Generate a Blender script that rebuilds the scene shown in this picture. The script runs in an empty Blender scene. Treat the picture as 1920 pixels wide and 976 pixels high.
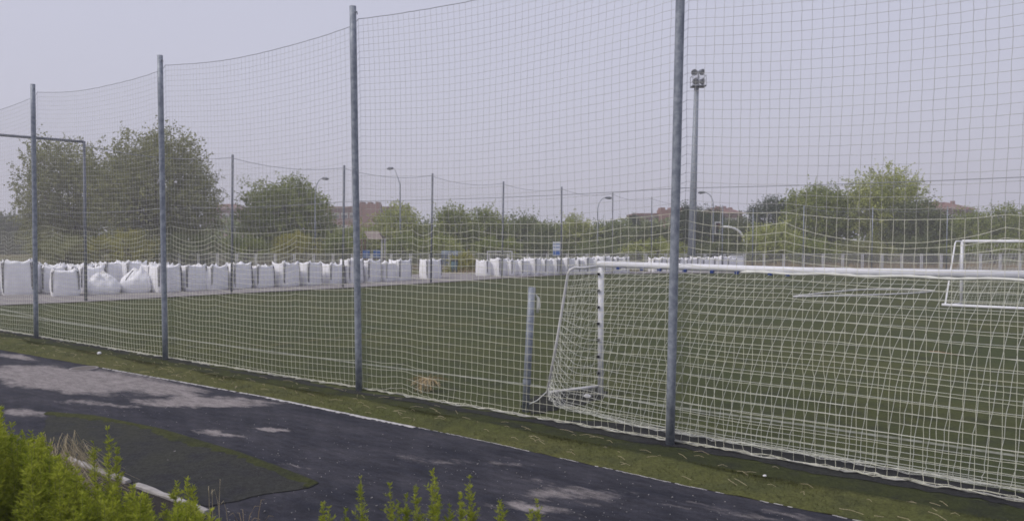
import bpy, math, random
import numpy as np
from mathutils import Vector, Matrix

S = bpy.context.scene
COL = S.collection
R = math.radians
CAMZ, F = 2.4, 1450.0
PITCH = math.atan(43.0 / F)

# ------------------------------------------------------------------ camera, sky, sun, exposure
cam = bpy.data.cameras.new('camera'); camo = bpy.data.objects.new('camera', cam); COL.objects.link(camo)
camo.location = (0, 0, CAMZ); camo.rotation_euler = (math.pi / 2 - PITCH, 0, 0)
cam.sensor_width = 36.0; cam.lens = F / 1920 * 36; cam.clip_start = 0.05; cam.clip_end = 2000
cam.dof.use_dof = True; cam.dof.focus_distance = 12.0; cam.dof.aperture_fstop = 3.0
S.camera = camo

SUN_EL, SUN_AZ = R(48), R(-112)          # azimuth clockwise from +Y: from the left and a little behind
w = bpy.data.worlds.new('World'); S.world = w; w.use_nodes = True
nt = w.node_tree; nt.nodes.clear()
out = nt.nodes.new('ShaderNodeOutputWorld'); bg = nt.nodes.new('ShaderNodeBackground')
sky = nt.nodes.new('ShaderNodeTexSky'); sky.sky_type = 'NISHITA'; sky.sun_disc = False
sky.sun_elevation = SUN_EL; sky.sun_rotation = SUN_AZ
sky.air_density = 1.5; sky.dust_density = 6.0; sky.ozone_density = 1.0
mix = nt.nodes.new('ShaderNodeMixRGB'); mix.inputs[0].default_value = 0.86
mix.inputs[2].default_value = (5.12, 5.14, 6.28, 1)      # even grey-lilac cloud veil
nz = nt.nodes.new('ShaderNodeTexNoise'); nz.inputs['Scale'].default_value = 1.6; nz.inputs['Detail'].default_value = 3
tc = nt.nodes.new('ShaderNodeTexCoord'); nt.links.new(tc.outputs['Generated'], nz.inputs['Vector'])
mr = nt.nodes.new('ShaderNodeMapRange'); mr.inputs['To Min'].default_value = 0.94; mr.inputs['To Max'].default_value = 1.06
nt.links.new(nz.outputs['Fac'], mr.inputs['Value'])
mul = nt.nodes.new('ShaderNodeVectorMath'); mul.operation = 'SCALE'
nt.links.new(sky.outputs[0], mix.inputs[1]); nt.links.new(mix.outputs[0], mul.inputs[0])
nt.links.new(mr.outputs[0], mul.inputs['Scale'])
nt.links.new(mul.outputs[0], bg.inputs['Color']); bg.inputs['Strength'].default_value = 0.10
nt.links.new(bg.outputs[0], out.inputs['Surface'])

sl = bpy.data.lights.new('sun', 'SUN'); sl.energy = 1.55; sl.angle = R(12); sl.color = (1.0, 0.95, 0.88)
so = bpy.data.objects.new('sun', sl); COL.objects.link(so); so.location = (-30, -20, 40)
sd = Vector((math.sin(SUN_AZ) * math.cos(SUN_EL), math.cos(SUN_AZ) * math.cos(SUN_EL), math.sin(SUN_EL)))
so.rotation_euler = (-sd).to_track_quat('-Z', 'Y').to_euler()

S.view_settings.view_transform = 'Standard'; S.view_settings.look = 'None'
S.view_settings.gamma = 1.0; S.view_settings.use_curve_mapping = False; S.view_settings.exposure = 0.27
S.render.engine = 'CYCLES'
try:
    S.cycles.filter_width = 1.7; S.cycles.max_bounces = 6; S.cycles.transparent_max_bounces = 12
    S.cycles.use_denoising = True; S.cycles.volume_bounces = 1
except Exception: pass

# ------------------------------------------------------------------ helpers
def _ray(px, py):
    dx = (px - 960) / F; dy = -(py - 488) / F; c, s = math.cos(PITCH), math.sin(PITCH)
    return Vector((dx, c + dy * s, -s + dy * c))
def gnd(px, py, z=0.0):
    d = _ray(px, py); t = (z - CAMZ) / d.z
    return Vector((d.x * t, d.y * t, z))
def at(px, py, Y):
    d = _ray(px, py); t = Y / d.y
    return Vector((d.x * t, Y, CAMZ + d.z * t))

def tag(o, label=None, cat=None, group=None, kind=None):
    if label: o['label'] = label
    if cat: o['category'] = cat
    if group: o['group'] = group
    if kind: o['kind'] = kind
    return o
def empty(name, loc=(0, 0, 0), rz=0.0):
    o = bpy.data.objects.new(name, None); COL.objects.link(o)
    o.location = loc; o.rotation_euler = (0, 0, rz); o.empty_display_size = 0.2
    return o
def link_mesh(name, me, parent=None, loc=None, rot=None):
    o = bpy.data.objects.new(name, me); COL.objects.link(o)
    if parent: o.parent = parent
    if loc is not None: o.location = loc
    if rot is not None: o.rotation_euler = rot
    return o
def copy_tree(o, parent=None):
    c = o.copy(); COL.objects.link(c)
    if parent: c.parent = parent
    for ch in list(o.children): copy_tree(ch, c)
    return c

def np_mesh(name, V, Fc, mat, smooth=False):
    """V (n,3); Fc (m,k) constant k"""
    V = np.asarray(V, dtype=np.float32); Fc = np.asarray(Fc, dtype=np.int32)
    me = bpy.data.meshes.new(name); me.vertices.add(len(V)); me.vertices.foreach_set('co', V.ravel())
    m, k = Fc.shape
    me.loops.add(m * k); me.loops.foreach_set('vertex_index', Fc.ravel())
    me.polygons.add(m); me.polygons.foreach_set('loop_start', np.arange(0, m * k, k, dtype=np.int32))
    try: me.polygons.foreach_set('loop_total', np.full(m, k, dtype=np.int32))
    except Exception: pass
    if smooth: me.polygons.foreach_set('use_smooth', np.ones(m, dtype=bool))
    me.update(calc_edges=True); me.validate()
    if mat: me.materials.append(mat)
    return me

class MB:
    def __init__(s): s.v = []; s.f = []
    def add(s, vs, fs):
        b = len(s.v); s.v += [tuple(v) for v in vs]; s.f += [tuple(i + b for i in f) for f in fs]
    def box(s, c, d, rz=0.0, M=None):
        hx, hy, hz = d[0] / 2, d[1] / 2, d[2] / 2
        vs = [Vector((x, y, z)) for z in (-hz, hz) for y in (-hy, hy) for x in (-hx, hx)]
        m = Matrix.Rotation(rz, 3, 'Z') if M is None else M
        vs = [m @ v + Vector(c) for v in vs]
        s.add(vs, [(0, 2, 3, 1), (4, 5, 7, 6), (0, 1, 5, 4), (2, 6, 7, 3), (0, 4, 6, 2), (1, 3, 7, 5)])
    def bar(s, a, b, wd, ht):
        a, b = Vector(a), Vector(b); d = b - a; L = d.length
        m = d.to_track_quat('X', 'Z').to_matrix(); s.box((a + b) / 2, (L, wd, ht), M=m)
    def tube(s, pts, r, n=8, cap=True):
        pts = [Vector(p) for p in pts]; rs = r if isinstance(r, (list, tuple)) else [r] * len(pts)
        rings = []
        for i, p in enumerate(pts):
            t = (pts[min(i + 1, len(pts) - 1)] - pts[max(i - 1, 0)]).normalized()
            ref = Vector((0, 0, 1)) if abs(t.z) < 0.9 else Vector((0, 1, 0))
            a = t.cross(ref).normalized(); b2 = a.cross(t).normalized()
            rings.append([p + rs[i] * (math.cos(2 * math.pi * k / n) * a + math.sin(2 * math.pi * k / n) * b2) for k in range(n)])
        vs = [v for g in rings for v in g]; fs = []
        for i in range(len(pts) - 1):
            for k in range(n):
                k2 = (k + 1) % n; fs.append((i * n + k, i * n + k2, (i + 1) * n + k2, (i + 1) * n + k))
        if cap: fs.append(tuple(range(n))[::-1]); fs.append(tuple((len(pts) - 1) * n + k for k in range(n)))
        s.add(vs, fs)
    def prism(s, poly, z0, z1):
        n = len(poly); vs = [(p[0], p[1], z0) for p in poly] + [(p[0], p[1], z1) for p in poly]
        fs = [tuple(range(n))[::-1], tuple(range(n, 2 * n))] + [(i, (i + 1) % n, n + (i + 1) % n, n + i) for i in range(n)]
        s.add(vs, fs)
    def mesh(s, name, mat, smooth=False, bevel=0):
        me = bpy.data.meshes.new(name); me.from_pydata(s.v, [], s.f); me.update()
        if mat: me.materials.append(mat)
        if smooth: me.polygons.foreach_set('use_smooth', [True] * len(me.polygons))
        return me
    def build(s, name, mat, parent=None, smooth=False, loc=None, rot=None):
        return link_mesh(name, s.mesh(name, mat, smooth), parent, loc, rot)

# ------------------------------------------------------------------ materials
def nmat(name, base, rough=0.8, var=None, scale=4.0, detail=5, bump=0.0, bscale=None, metal=0.0, spec=0.3, coords='Object',
         lo=0.35, hi=0.65, stretch=None):
    m = bpy.data.materials.new(name); m.use_nodes = True; t = m.node_tree; b = t.nodes['Principled BSDF']
    b.inputs['Base Color'].default_value = (*base, 1); b.inputs['Roughness'].default_value = rough
    b.inputs['Metallic'].default_value = metal; b.inputs['Specular IOR Level'].default_value = spec
    tcn = t.nodes.new('ShaderNodeTexCoord'); vec = tcn.outputs[coords]
    if stretch:
        mp = t.nodes.new('ShaderNodeMapping'); mp.inputs['Scale'].default_value = stretch[0]; mp.inputs['Rotation'].default_value = (0, 0, stretch[1])
        t.links.new(vec, mp.inputs['Vector']); vec = mp.outputs[0]
    if var is not None:
        n = t.nodes.new('ShaderNodeTexNoise'); n.inputs['Scale'].default_value = scale; n.inputs['Detail'].default_value = detail; n.inputs['Roughness'].default_value = 0.62
        t.links.new(vec, n.inputs['Vector'])
        rp = t.nodes.new('ShaderNodeValToRGB'); rp.color_ramp.elements[0].position = lo; rp.color_ramp.elements[1].position = hi
        rp.color_ramp.elements[0].color = (*base, 1); rp.color_ramp.elements[1].color = (*var, 1)
        t.links.new(n.outputs['Fac'], rp.inputs[0]); t.links.new(rp.outputs[0], b.inputs['Base Color'])
    if bump:
        n2 = t.nodes.new('ShaderNodeTexNoise'); n2.inputs['Scale'].default_value = bscale or scale * 6; n2.inputs['Detail'].default_value = 4
        t.links.new(vec, n2.inputs['Vector'])
        bp = t.nodes.new('ShaderNodeBump'); bp.inputs['Strength'].default_value = bump; bp.inputs['Distance'].default_value = 0.02
        t.links.new(n2.outputs['Fac'], bp.inputs['Height']); t.links.new(bp.outputs[0], b.inputs['Normal'])
    return m

def leaf_mat(name, c1, c2, c3=None, clump=0.5, trans=0.25):
    if name != 'weed_leaves': c1, c2, c3 = [None if c is None else tuple(x * f for x, f in zip(c, (1.42, 1.42, 1.22))) for c in (c1, c2, c3)]
    m = bpy.data.materials.new(name); m.use_nodes = True; t = m.node_tree; t.nodes.clear()
    o = t.nodes.new('ShaderNodeOutputMaterial'); d = t.nodes.new('ShaderNodeBsdfDiffuse'); tr = t.nodes.new('ShaderNodeBsdfTranslucent')
    mx = t.nodes.new('ShaderNodeMixShader'); mx.inputs[0].default_value = trans
    g = t.nodes.new('ShaderNodeNewGeometry'); rp = t.nodes.new('ShaderNodeValToRGB')
    rp.color_ramp.elements[0].color = (*c1, 1); rp.color_ramp.elements[1].color = (*c2, 1)
    if c3: e = rp.color_ramp.elements.new(0.92); e.color = (*c3, 1); rp.color_ramp.elements[1].position = 0.85
    tcn = t.nodes.new('ShaderNodeTexCoord'); n = t.nodes.new('ShaderNodeTexNoise'); n.inputs['Scale'].default_value = clump; n.inputs['Detail'].default_value = 2
    t.links.new(tcn.outputs['Object'], n.inputs['Vector'])
    ma = t.nodes.new('ShaderNodeMath'); ma.operation = 'MULTIPLY_ADD'; ma.inputs[1].default_value = 0.55; ma.inputs[2].default_value = -0.05
    t.links.new(g.outputs['Random Per Island'], ma.inputs[0])
    ad = t.nodes.new('ShaderNodeMath'); ad.operation = 'ADD'
    m2 = t.nodes.new('ShaderNodeMath'); m2.operation = 'MULTIPLY_ADD'; m2.inputs[1].default_value = 1.4; m2.inputs[2].default_value = -0.42
    t.links.new(n.outputs['Fac'], m2.inputs[0]); t.links.new(ma.outputs[0], ad.inputs[0]); t.links.new(m2.outputs[0], ad.inputs[1])
    t.links.new(ad.outputs[0], rp.inputs[0])
    t.links.new(rp.outputs[0], d.inputs[0]); t.links.new(rp.outputs[0], tr.inputs[0])
    t.links.new(d.outputs[0], mx.inputs[1]); t.links.new(tr.outputs[0], mx.inputs[2]); t.links.new(mx.outputs[0], o.inputs[0])
    return m

M = {}
M['galv'] = nmat('galvanised_steel', (0.19, 0.215, 0.26), 0.55, (0.31, 0.34, 0.39), 11, 8, metal=0.2, spec=0.4, lo=.40, hi=.60)
M['galv_dark'] = nmat('weathered_steel', (0.13, 0.145, 0.175), 0.6, (0.19, 0.205, 0.24), 10, 5, metal=0.2)
M['cord'] = nmat('net_cord', (0.68, 0.68, 0.56), 0.8, (0.80, 0.80, 0.68), 3)
M['cord_grey'] = nmat('grey_net_cord', (0.43, 0.43, 0.43), 0.8, (0.53, 0.53, 0.51), 3)  # upper net cord, toned a darker grey than the lower net
M['cord_white'] = nmat('goal_net_cord', (0.68, 0.69, 0.64), 0.8, (0.78, 0.79, 0.74), 3)
M['far_cord'] = nmat('far_net_cord', (0.36, 0.36, 0.34), 0.8)
M['cable'] = nmat('steel_cable', (0.32, 0.33, 0.36), 0.6)
M['rope'] = nmat('edge_rope', (0.50, 0.50, 0.46), 0.9, (0.30, 0.30, 0.29), 9)
M['white_paint'] = nmat('white_paint', (0.78, 0.79, 0.83), 0.4, (0.70, 0.71, 0.75), 5)
M['white_old'] = nmat('weathered_white', (0.66, 0.66, 0.68), 0.7, (0.50, 0.50, 0.51), 4)
M['blue_tape'] = nmat('blue_clip', (0.03, 0.06, 0.22), 0.5)
M['black'] = nmat('black_plastic', (0.02, 0.02, 0.025), 0.6)
M['bag'] = nmat('white_woven_plastic', (0.86, 0.86, 0.89), 0.75, (0.76, 0.76, 0.80), 2.5, 5, bump=0.6, bscale=5)
M['strap'] = nmat('grey_strap', (0.10, 0.10, 0.12), 0.8)
M['bark'] = nmat('bark', (0.07, 0.058, 0.045), 0.95, (0.11, 0.095, 0.075), 6, bump=0.4)
M['brick'] = nmat('red_brick', (0.20, 0.085, 0.062), 0.9, (0.25, 0.115, 0.085), 3)
M['roof'] = nmat('roof_brown', (0.16, 0.075, 0.06), 0.9, (0.21, 0.10, 0.08), 2)
M['render_white'] = nmat('pale_render', (0.60, 0.58, 0.58), 0.9, (0.52, 0.50, 0.50), 1)
M['glass'] = nmat('window_glass', (0.04, 0.045, 0.055), 0.15, spec=0.6)
M['shutter'] = nmat('window_blind', (0.55, 0.53, 0.52), 0.7)
M['dry'] = nmat('dry_straw', (0.42, 0.33, 0.19), 0.9, (0.30, 0.22, 0.12), 8)
M['straw_pale'] = nmat('pale_straw', (0.52, 0.45, 0.31), 0.9, (0.40, 0.34, 0.22), 8)
M['tumble'] = nmat('dry_root', (0.50, 0.41, 0.26), 0.9, (0.38, 0.29, 0.16), 12)
M['tumble_dark'] = nmat('dry_twig', (0.22, 0.165, 0.075), 0.9)
M['paper'] = nmat('white_paper', (0.78, 0.78, 0.80), 0.9)
M['play_blue'] = nmat('blue_panel', (0.03, 0.11, 0.34), 0.5)
M['play_red'] = nmat('red_panel', (0.35, 0.05, 0.05), 0.5)
M['play_roof'] = nmat('grey_beige_roof', (0.26, 0.215, 0.20), 0.8, (0.21, 0.175, 0.165), 3)
M['wood'] = nmat('brown_wood', (0.15, 0.095, 0.065), 0.9)
M['sign_blue'] = nmat('sign_blue', (0.06, 0.14, 0.38), 0.5)
M['bin'] = nmat('slate_blue_container', (0.10, 0.14, 0.20), 0.6)
M['kerb'] = nmat('pale_concrete', (0.44, 0.42, 0.41), 0.9, (0.28, 0.27, 0.265), 9, bump=0.4)
M['path'] = nmat('path_concrete', (0.27, 0.25, 0.255), 0.95, (0.21, 0.195, 0.20), 1.2, bump=0.2)
M['line_white'] = nmat('worn_white_line', (0.29, 0.30, 0.25), 0.9, (0.10, 0.108, 0.06), 9, 7, lo=0.38, hi=0.68)
M['line_yellow'] = nmat('worn_yellow_line', (0.15, 0.13, 0.045), 0.9, (0.075, 0.080, 0.034), 5, 6, lo=0.35, hi=0.6)
M['edge_white'] = nmat('track_edge_paint', (0.55, 0.54, 0.53), 0.9, (0.40, 0.39, 0.40), 9, 6)

def turf_mat(name, c1, c2, c3, bump=0.5):
    m = bpy.data.materials.new(name); m.use_nodes = True; t = m.node_tree; b = t.nodes['Principled BSDF']
    b.inputs['Roughness'].default_value = 0.95; b.inputs['Specular IOR Level'].default_value = 0.1
    tcn = t.nodes.new('ShaderNodeTexCoord'); v = tcn.outputs['Object']
    def noise(s, d, r=0.6):
        n = t.nodes.new('ShaderNodeTexNoise'); n.inputs['Scale'].default_value = s; n.inputs['Detail'].default_value = d; n.inputs['Roughness'].default_value = r
        t.links.new(v, n.inputs['Vector']); return n
    def ramp(src, ca, cb, p0, p1):
        r = t.nodes.new('ShaderNodeValToRGB'); r.color_ramp.elements[0].position = p0; r.color_ramp.elements[1].position = p1
        r.color_ramp.elements[0].color = (*ca, 1); r.color_ramp.elements[1].color = (*cb, 1); t.links.new(src, r.inputs[0]); return r
    big = noise(0.22, 4); mid = noise(2.5, 5); fine = noise(45, 4, 0.7)
    r1 = ramp(big.outputs['Fac'], c1, c2, 0.38, 0.62)
    r2 = ramp(mid.outputs['Fac'], (0, 0, 0), (1, 1, 1), 0.48, 0.75)
    mx = t.nodes.new('ShaderNodeMixRGB'); t.links.new(r2.outputs[0], mx.inputs[0]); t.links.new(r1.outputs[0], mx.inputs[1]); mx.inputs[2].default_value = (*c3, 1)
    fm = noise(13, 6, 0.8); fa = t.nodes.new('ShaderNodeMath'); fa.operation = 'ADD'; fh = t.nodes.new('ShaderNodeMath'); fh.operation = 'MULTIPLY'; fh.inputs[1].default_value = 0.5
    t.links.new(fine.outputs['Fac'], fa.inputs[0]); t.links.new(fm.outputs['Fac'], fa.inputs[1]); t.links.new(fa.outputs[0], fh.inputs[0])
    r3 = ramp(fh.outputs[0], (0.5, 0.5, 0.5), (1.5, 1.5, 1.5), 0.36, 0.64)
    ml = t.nodes.new('ShaderNodeMixRGB'); ml.blend_type = 'MULTIPLY'; ml.inputs[0].default_value = 1
    t.links.new(mx.outputs[0], ml.inputs[1]); t.links.new(r3.outputs[0], ml.inputs[2]); t.links.new(ml.outputs[0], b.inputs['Base Color'])
    bp = t.nodes.new('ShaderNodeBump'); bp.inputs['Strength'].default_value = bump; bp.inputs['Distance'].default_value = 0.015
    t.links.new(fine.outputs['Fac'], bp.inputs['Height']); t.links.new(bp.outputs[0], b.inputs['Normal'])
    return m
M['turf'] = turf_mat('artificial_turf', (0.056, 0.068, 0.028), (0.076, 0.083, 0.032), (0.042, 0.049, 0.030))
M['turf_strip'] = turf_mat('turf_overlap', (0.075, 0.084, 0.028), (0.100, 0.100, 0.038), (0.055, 0.062, 0.028), 0.8)
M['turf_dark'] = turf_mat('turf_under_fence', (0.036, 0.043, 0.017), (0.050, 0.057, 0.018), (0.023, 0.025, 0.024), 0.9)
M['turf_scrap'] = turf_mat('mossy_turf_scrap', (0.037, 0.038, 0.039), (0.049, 0.051, 0.040), (0.029, 0.030, 0.039), 0.8)
M['scrap_edge'] = turf_mat('clean_turf_fibres', (0.042, 0.048, 0.020), (0.056, 0.062, 0.022), (0.030, 0.034, 0.024), 0.8)
M['rubber'] = turf_mat('worn_rubber', (0.029, 0.030, 0.033), (0.042, 0.045, 0.034), (0.022, 0.022, 0.027), 0.8)
M['verge'] = turf_mat('dry_grass_verge', (0.15, 0.125, 0.072), (0.11, 0.11, 0.05), (0.08, 0.085, 0.036), 0.5)
M['dirt'] = turf_mat('dark_dirt', (0.036, 0.032, 0.032), (0.05, 0.044, 0.040), (0.025, 0.024, 0.027), 1.0)

def track_mat(spots):
    m = bpy.data.materials.new('blue_black_track'); m.use_nodes = True; t = m.node_tree; b = t.nodes['Principled BSDF']
    b.inputs['Roughness'].default_value = 0.9; b.inputs['Specular IOR Level'].default_value = 0.2
    tcn = t.nodes.new('ShaderNodeTexCoord'); v = tcn.outputs['Object']
    ang = math.atan2(-3.2, 4.4)
    mp = t.nodes.new('ShaderNodeMapping'); mp.vector_type = 'TEXTURE'; mp.inputs['Rotation'].default_value = (0, 0, ang); mp.inputs['Scale'].default_value = (2.6, 1, 1)
    t.links.new(v, mp.inputs['Vector']); vs = mp.outputs[0]
    def noise(s, d, vec, r=0.6):
        n = t.nodes.new('ShaderNodeTexNoise'); n.inputs['Scale'].default_value = s; n.inputs['Detail'].default_value = d; n.inputs['Roughness'].default_value = r
        t.links.new(vec, n.inputs['Vector']); return n.outputs['Fac']
    def math_(op, a, bb, cc=None):
        n = t.nodes.new('ShaderNodeMath'); n.operation = op
        for i, x in enumerate((a, bb, cc)):
            if x is None: continue
            if isinstance(x, (int, float)): n.inputs[i].default_value = x
            else: t.links.new(x, n.inputs[i])
        return n.outputs[0]
    wn = t.nodes.new('ShaderNodeTexNoise'); wn.inputs['Scale'].default_value = 1.3; wn.inputs['Detail'].default_value = 6; wn.inputs['Roughness'].default_value = 0.7; t.links.new(vs, wn.inputs['Vector'])
    ws = t.nodes.new('ShaderNodeVectorMath'); ws.operation = 'SUBTRACT'; t.links.new(wn.outputs['Color'], ws.inputs[0]); ws.inputs[1].default_value = (.5, .5, .5)
    wm = t.nodes.new('ShaderNodeVectorMath'); wm.operation = 'MULTIPLY'; t.links.new(ws.outputs[0], wm.inputs[0]); wm.inputs[1].default_value = (1.9, 1.1, 0)
    wv = t.nodes.new('ShaderNodeVectorMath'); wv.operation = 'ADD'; t.links.new(v, wv.inputs[0]); t.links.new(wm.outputs[0], wv.inputs[1])
    acc = None
    for (c, rot, rx, ry, amp) in spots:
        mm = t.nodes.new('ShaderNodeMapping'); mm.vector_type = 'TEXTURE'
        mm.inputs['Location'].default_value = (c.x, c.y, 0); mm.inputs['Rotation'].default_value = (0, 0, rot); mm.inputs['Scale'].default_value = (rx, ry, 1)
        t.links.new(wv.outputs[0], mm.inputs['Vector'])
        ln = t.nodes.new('ShaderNodeVectorMath'); ln.operation = 'LENGTH'; t.links.new(mm.outputs[0], ln.inputs[0])
        d = math_('MULTIPLY', math_('SUBTRACT', 1.25, ln.outputs['Value']), amp)
        d = math_('MAXIMUM', d, 0.0)
        acc = d if acc is None else math_('MAXIMUM', acc, d)
    n1 = noise(1.0, 9, vs, 0.74); n2 = noise(0.35, 5, vs)
    base = math_('MULTIPLY_ADD', n1, 2.3, -1.25)
    mask = math_('ADD', base, acc)
    rp = t.nodes.new('ShaderNodeValToRGB'); rp.color_ramp.elements[0].position = 0.24; rp.color_ramp.elements[1].position = 0.52
    t.links.new(mask, rp.inputs[0])
    dk = t.nodes.new('ShaderNodeValToRGB'); dk.color_ramp.elements[0].color = (0.016, 0.0175, 0.027, 1); dk.color_ramp.elements[1].color = (0.058, 0.056, 0.068, 1)
    dk.color_ramp.elements[0].position = 0.38; dk.color_ramp.elements[1].position = 0.72
    n3 = noise(2.2, 9, vs, 0.78); t.links.new(n3, dk.inputs[0])
    mx = t.nodes.new('ShaderNodeMixRGB'); t.links.new(rp.outputs[0], mx.inputs[0]); t.links.new(dk.outputs[0], mx.inputs[1]); mx.inputs[2].default_value = (0.215, 0.195, 0.195, 1)
    fine0 = noise(70, 3, v, 0.7); mids = noise(9, 6, vs, 0.8)
    fine = math_('MULTIPLY_ADD', mids, 0.6, math_('MULTIPLY', fine0, 0.4))
    fr = t.nodes.new('ShaderNodeMapRange'); fr.inputs['From Min'].default_value = 0.36; fr.inputs['From Max'].default_value = 0.64; fr.inputs['To Min'].default_value = 0.45; fr.inputs['To Max'].default_value = 1.55
    t.links.new(fine, fr.inputs['Value'])
    sc = t.nodes.new('ShaderNodeVectorMath'); sc.operation = 'SCALE'; t.links.new(mx.outputs[0], sc.inputs[0]); t.links.new(fr.outputs[0], sc.inputs['Scale'])
    t.links.new(sc.outputs[0], b.inputs['Base Color'])
    bp = t.nodes.new('ShaderNodeBump'); bp.inputs['Strength'].default_value = 0.4; bp.inputs['Distance'].default_value = 0.01
    t.links.new(fine, bp.inputs['Height']); t.links.new(bp.outputs[0], b.inputs['Normal'])
    return m
M['leaf_grey'] = leaf_mat('elm_leaves', (0.095, 0.108, 0.048), (0.185, 0.200, 0.095), (0.25, 0.255, 0.14), 0.6)
M['leaf_mid'] = leaf_mat('mid_green_leaves', (0.080, 0.112, 0.034), (0.165, 0.208, 0.062), (0.24, 0.265, 0.095), 0.6)
M['leaf_dark'] = leaf_mat('dark_needles', (0.030, 0.046, 0.028), (0.062, 0.084, 0.050), None, 0.5, 0.1)
M['leaf_light'] = leaf_mat('light_green_leaves', (0.135, 0.168, 0.048), (0.265, 0.300, 0.098), (0.34, 0.355, 0.15), 0.6)
M['leaf_yellow'] = leaf_mat('yellow_green_leaves', (0.130, 0.145, 0.028), (0.240, 0.250, 0.055), (0.30, 0.28, 0.09), 0.8)
M['leaf_olive'] = leaf_mat('olive_leaves', (0.078, 0.094, 0.052), (0.145, 0.165, 0.095), None, 0.6)
M['leaf_blue'] = leaf_mat('hazy_leaves', (0.100, 0.125, 0.062), (0.185, 0.212, 0.108), None, 0.6)
M['weed'] = leaf_mat('weed_leaves', (0.130, 0.195, 0.010), (0.340, 0.430, 0.026), (0.50, 0.53, 0.08), 2.5, 0.46)
M['weed_stem'] = nmat('weed_stem', (0.22, 0.24, 0.06), 0.8)

# ------------------------------------------------------------------ fence line geometry
PB = [gnd(68, 633), gnd(310, 674), gnd(673, 732), gnd(1256, 833)]
PB = [PB[0] * 2 - PB[1]] + PB + [PB[3] * 2 - PB[2]]
PB = [Vector((p.x, p.y, 0)) for p in PB]
FD = (PB[5] - PB[0]).normalized(); FN = Vector((-FD.y, FD.x, 0))
if FN.y < 0: FN = -FN                                     # towards the pitch
FARB = [gnd(161, 565), gnd(434.5, 550), gnd(643, 539.5), gnd(808, 530), gnd(941, 521.5), gnd(1052, 515.5)]
FARB += [at(px, 445, Y) for px, Y in ((1148, 51.0), (1221, 51.5), (1354, 52.0), (1411, 52.4), (1506, 52.8), (1635, 53.2), (1775, 53.6), (1925, 54.0))]
FARB = [Vector((p.x, p.y, 0)) for p in FARB]
FART = [265, 290, 310, 325, 340, 350, 360, 369, 384, 391, 385, 388, 386, 388]

def resample(pts, n):
    d = [0]
    for i in range(1, len(pts)): d.append(d[-1] + (pts[i] - pts[i - 1]).length)
    res = []
    for k in range(n):
        s = d[-1] * k / (n - 1); i = 1
        while i < len(d) - 1 and d[i] < s: i += 1
        res.append(pts[i - 1].lerp(pts[i], (s - d[i - 1]) / max(1e-6, d[i] - d[i - 1])))
    return res
# ------------------------------------------------------------------ setting: ground, track, turf, path
def sheet(name, pts, z, mat, label=None):
    b = MB(); b.add([(p[0], p[1], z) for p in pts], [tuple(range(len(pts)))])
    o = b.build(name, mat); tag(o, label, None, None, 'structure'); return o

b = MB(); G = 24; X0, X1, Y0, Y1 = -420, 420, -60, 420
for j in range(G + 1):
    for i in range(G + 1): b.v.append((X0 + (X1 - X0) * i / G, Y0 + (Y1 - Y0) * j / G, -0.012))
for j in range(G):
    for i in range(G): b.f.append((j * (G + 1) + i, j * (G + 1) + i + 1, (j + 1) * (G + 1) + i + 1, (j + 1) * (G + 1) + i))
tag(b.build('ground', M['verge']), kind='structure')

TE = [gnd(x, y) for x, y in ((0, 655), (200, 690), (360, 718), (510, 745), (640, 771), (770, 797), (910, 826), (1050, 857), (1300, 912), (1560, 964))]
TE = [TE[0] * 3 - TE[1] * 2] + TE + [TE[-1] * 4 - TE[-2] * 3]
fdir = FD
spots = [(gnd(110, 708), -.42, 3.7, .95, 1.0), (gnd(250, 722), -.35, 2.2, .42, .9), (gnd(370, 753), -.12, 1.3, .42, .95), (gnd(190, 757), -.3, .9, .26, .7), (gnd(60, 772), -.4, .8, .3, .6), (gnd(20, 668), -.5, 1.6, .25, .5),
         (gnd(500, 800), -.25, .42, .13, .75), (gnd(405, 808), -.25, .6, .14, .6), (gnd(560, 880), -.3, .5, .12, .35), (gnd(1090, 925), -.25, 1.15, .34, .55), (gnd(960, 955), -.2, .8, .22, .5), (gnd(830, 860), -.3, 1.4, .3, .22), (gnd(1300, 955), -.3, 1.2, .25, .35)]
M['track'] = track_mat(spots)
trk = [(p.x, p.y) for p in TE] + [(14, -6), (-40, -6), (-40, TE[0].y)]
sheet('track', trk, -0.004, M['track'])
# turf pitch: from under the fence to the far posts
inner = [FN * -0.10 + PB[0] - FD * 14] + [FN * -0.10 + PB[5] + FD * 10]
far_edge = [p + Vector((0.25, -0.3, 0)) for p in FARB]
turf = [(inner[0].x, inner[0].y), (inner[1].x, inner[1].y), (60, 30), (60, 54.5)] + [(p.x, p.y) for p in reversed(far_edge)] + [(-21, 25), (-30, 21)]
sheet('turf_pitch', turf, 0.0, M['turf'])
# dark strip between fence and overlap
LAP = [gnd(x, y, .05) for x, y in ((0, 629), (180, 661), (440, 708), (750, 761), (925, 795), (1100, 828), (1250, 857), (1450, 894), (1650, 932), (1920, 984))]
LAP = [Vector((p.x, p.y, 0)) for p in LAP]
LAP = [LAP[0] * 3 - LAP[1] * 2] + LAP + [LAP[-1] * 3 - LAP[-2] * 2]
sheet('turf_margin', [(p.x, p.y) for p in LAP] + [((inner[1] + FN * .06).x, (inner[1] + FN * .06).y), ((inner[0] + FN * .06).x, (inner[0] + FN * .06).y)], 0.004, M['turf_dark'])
def oct_(x): return sum(math.sin(x * f + f * f) / (f ** .8) for f in (1, 2.3, 4.7, 9.1, 17.3)) * .55
rg = random.Random(44); N_ = 160; N_ = 420; a0 = PB[0] - FD * 8; a1 = PB[5] + FD * 8; wp = []
for i in range(N_ + 1):
    p = a0.lerp(a1, i / N_); px = 960 + F * p.x / max(p.y, .5)
    wd = .12 + .10 * oct_(i * .2) + rg.uniform(-.02, .02) + (.42 * min(1, max(0, (px - 880) / 250)) * (1 + .5 * oct_(i * .11)))
    wp.append(p + FN * max(.03, wd))
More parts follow.
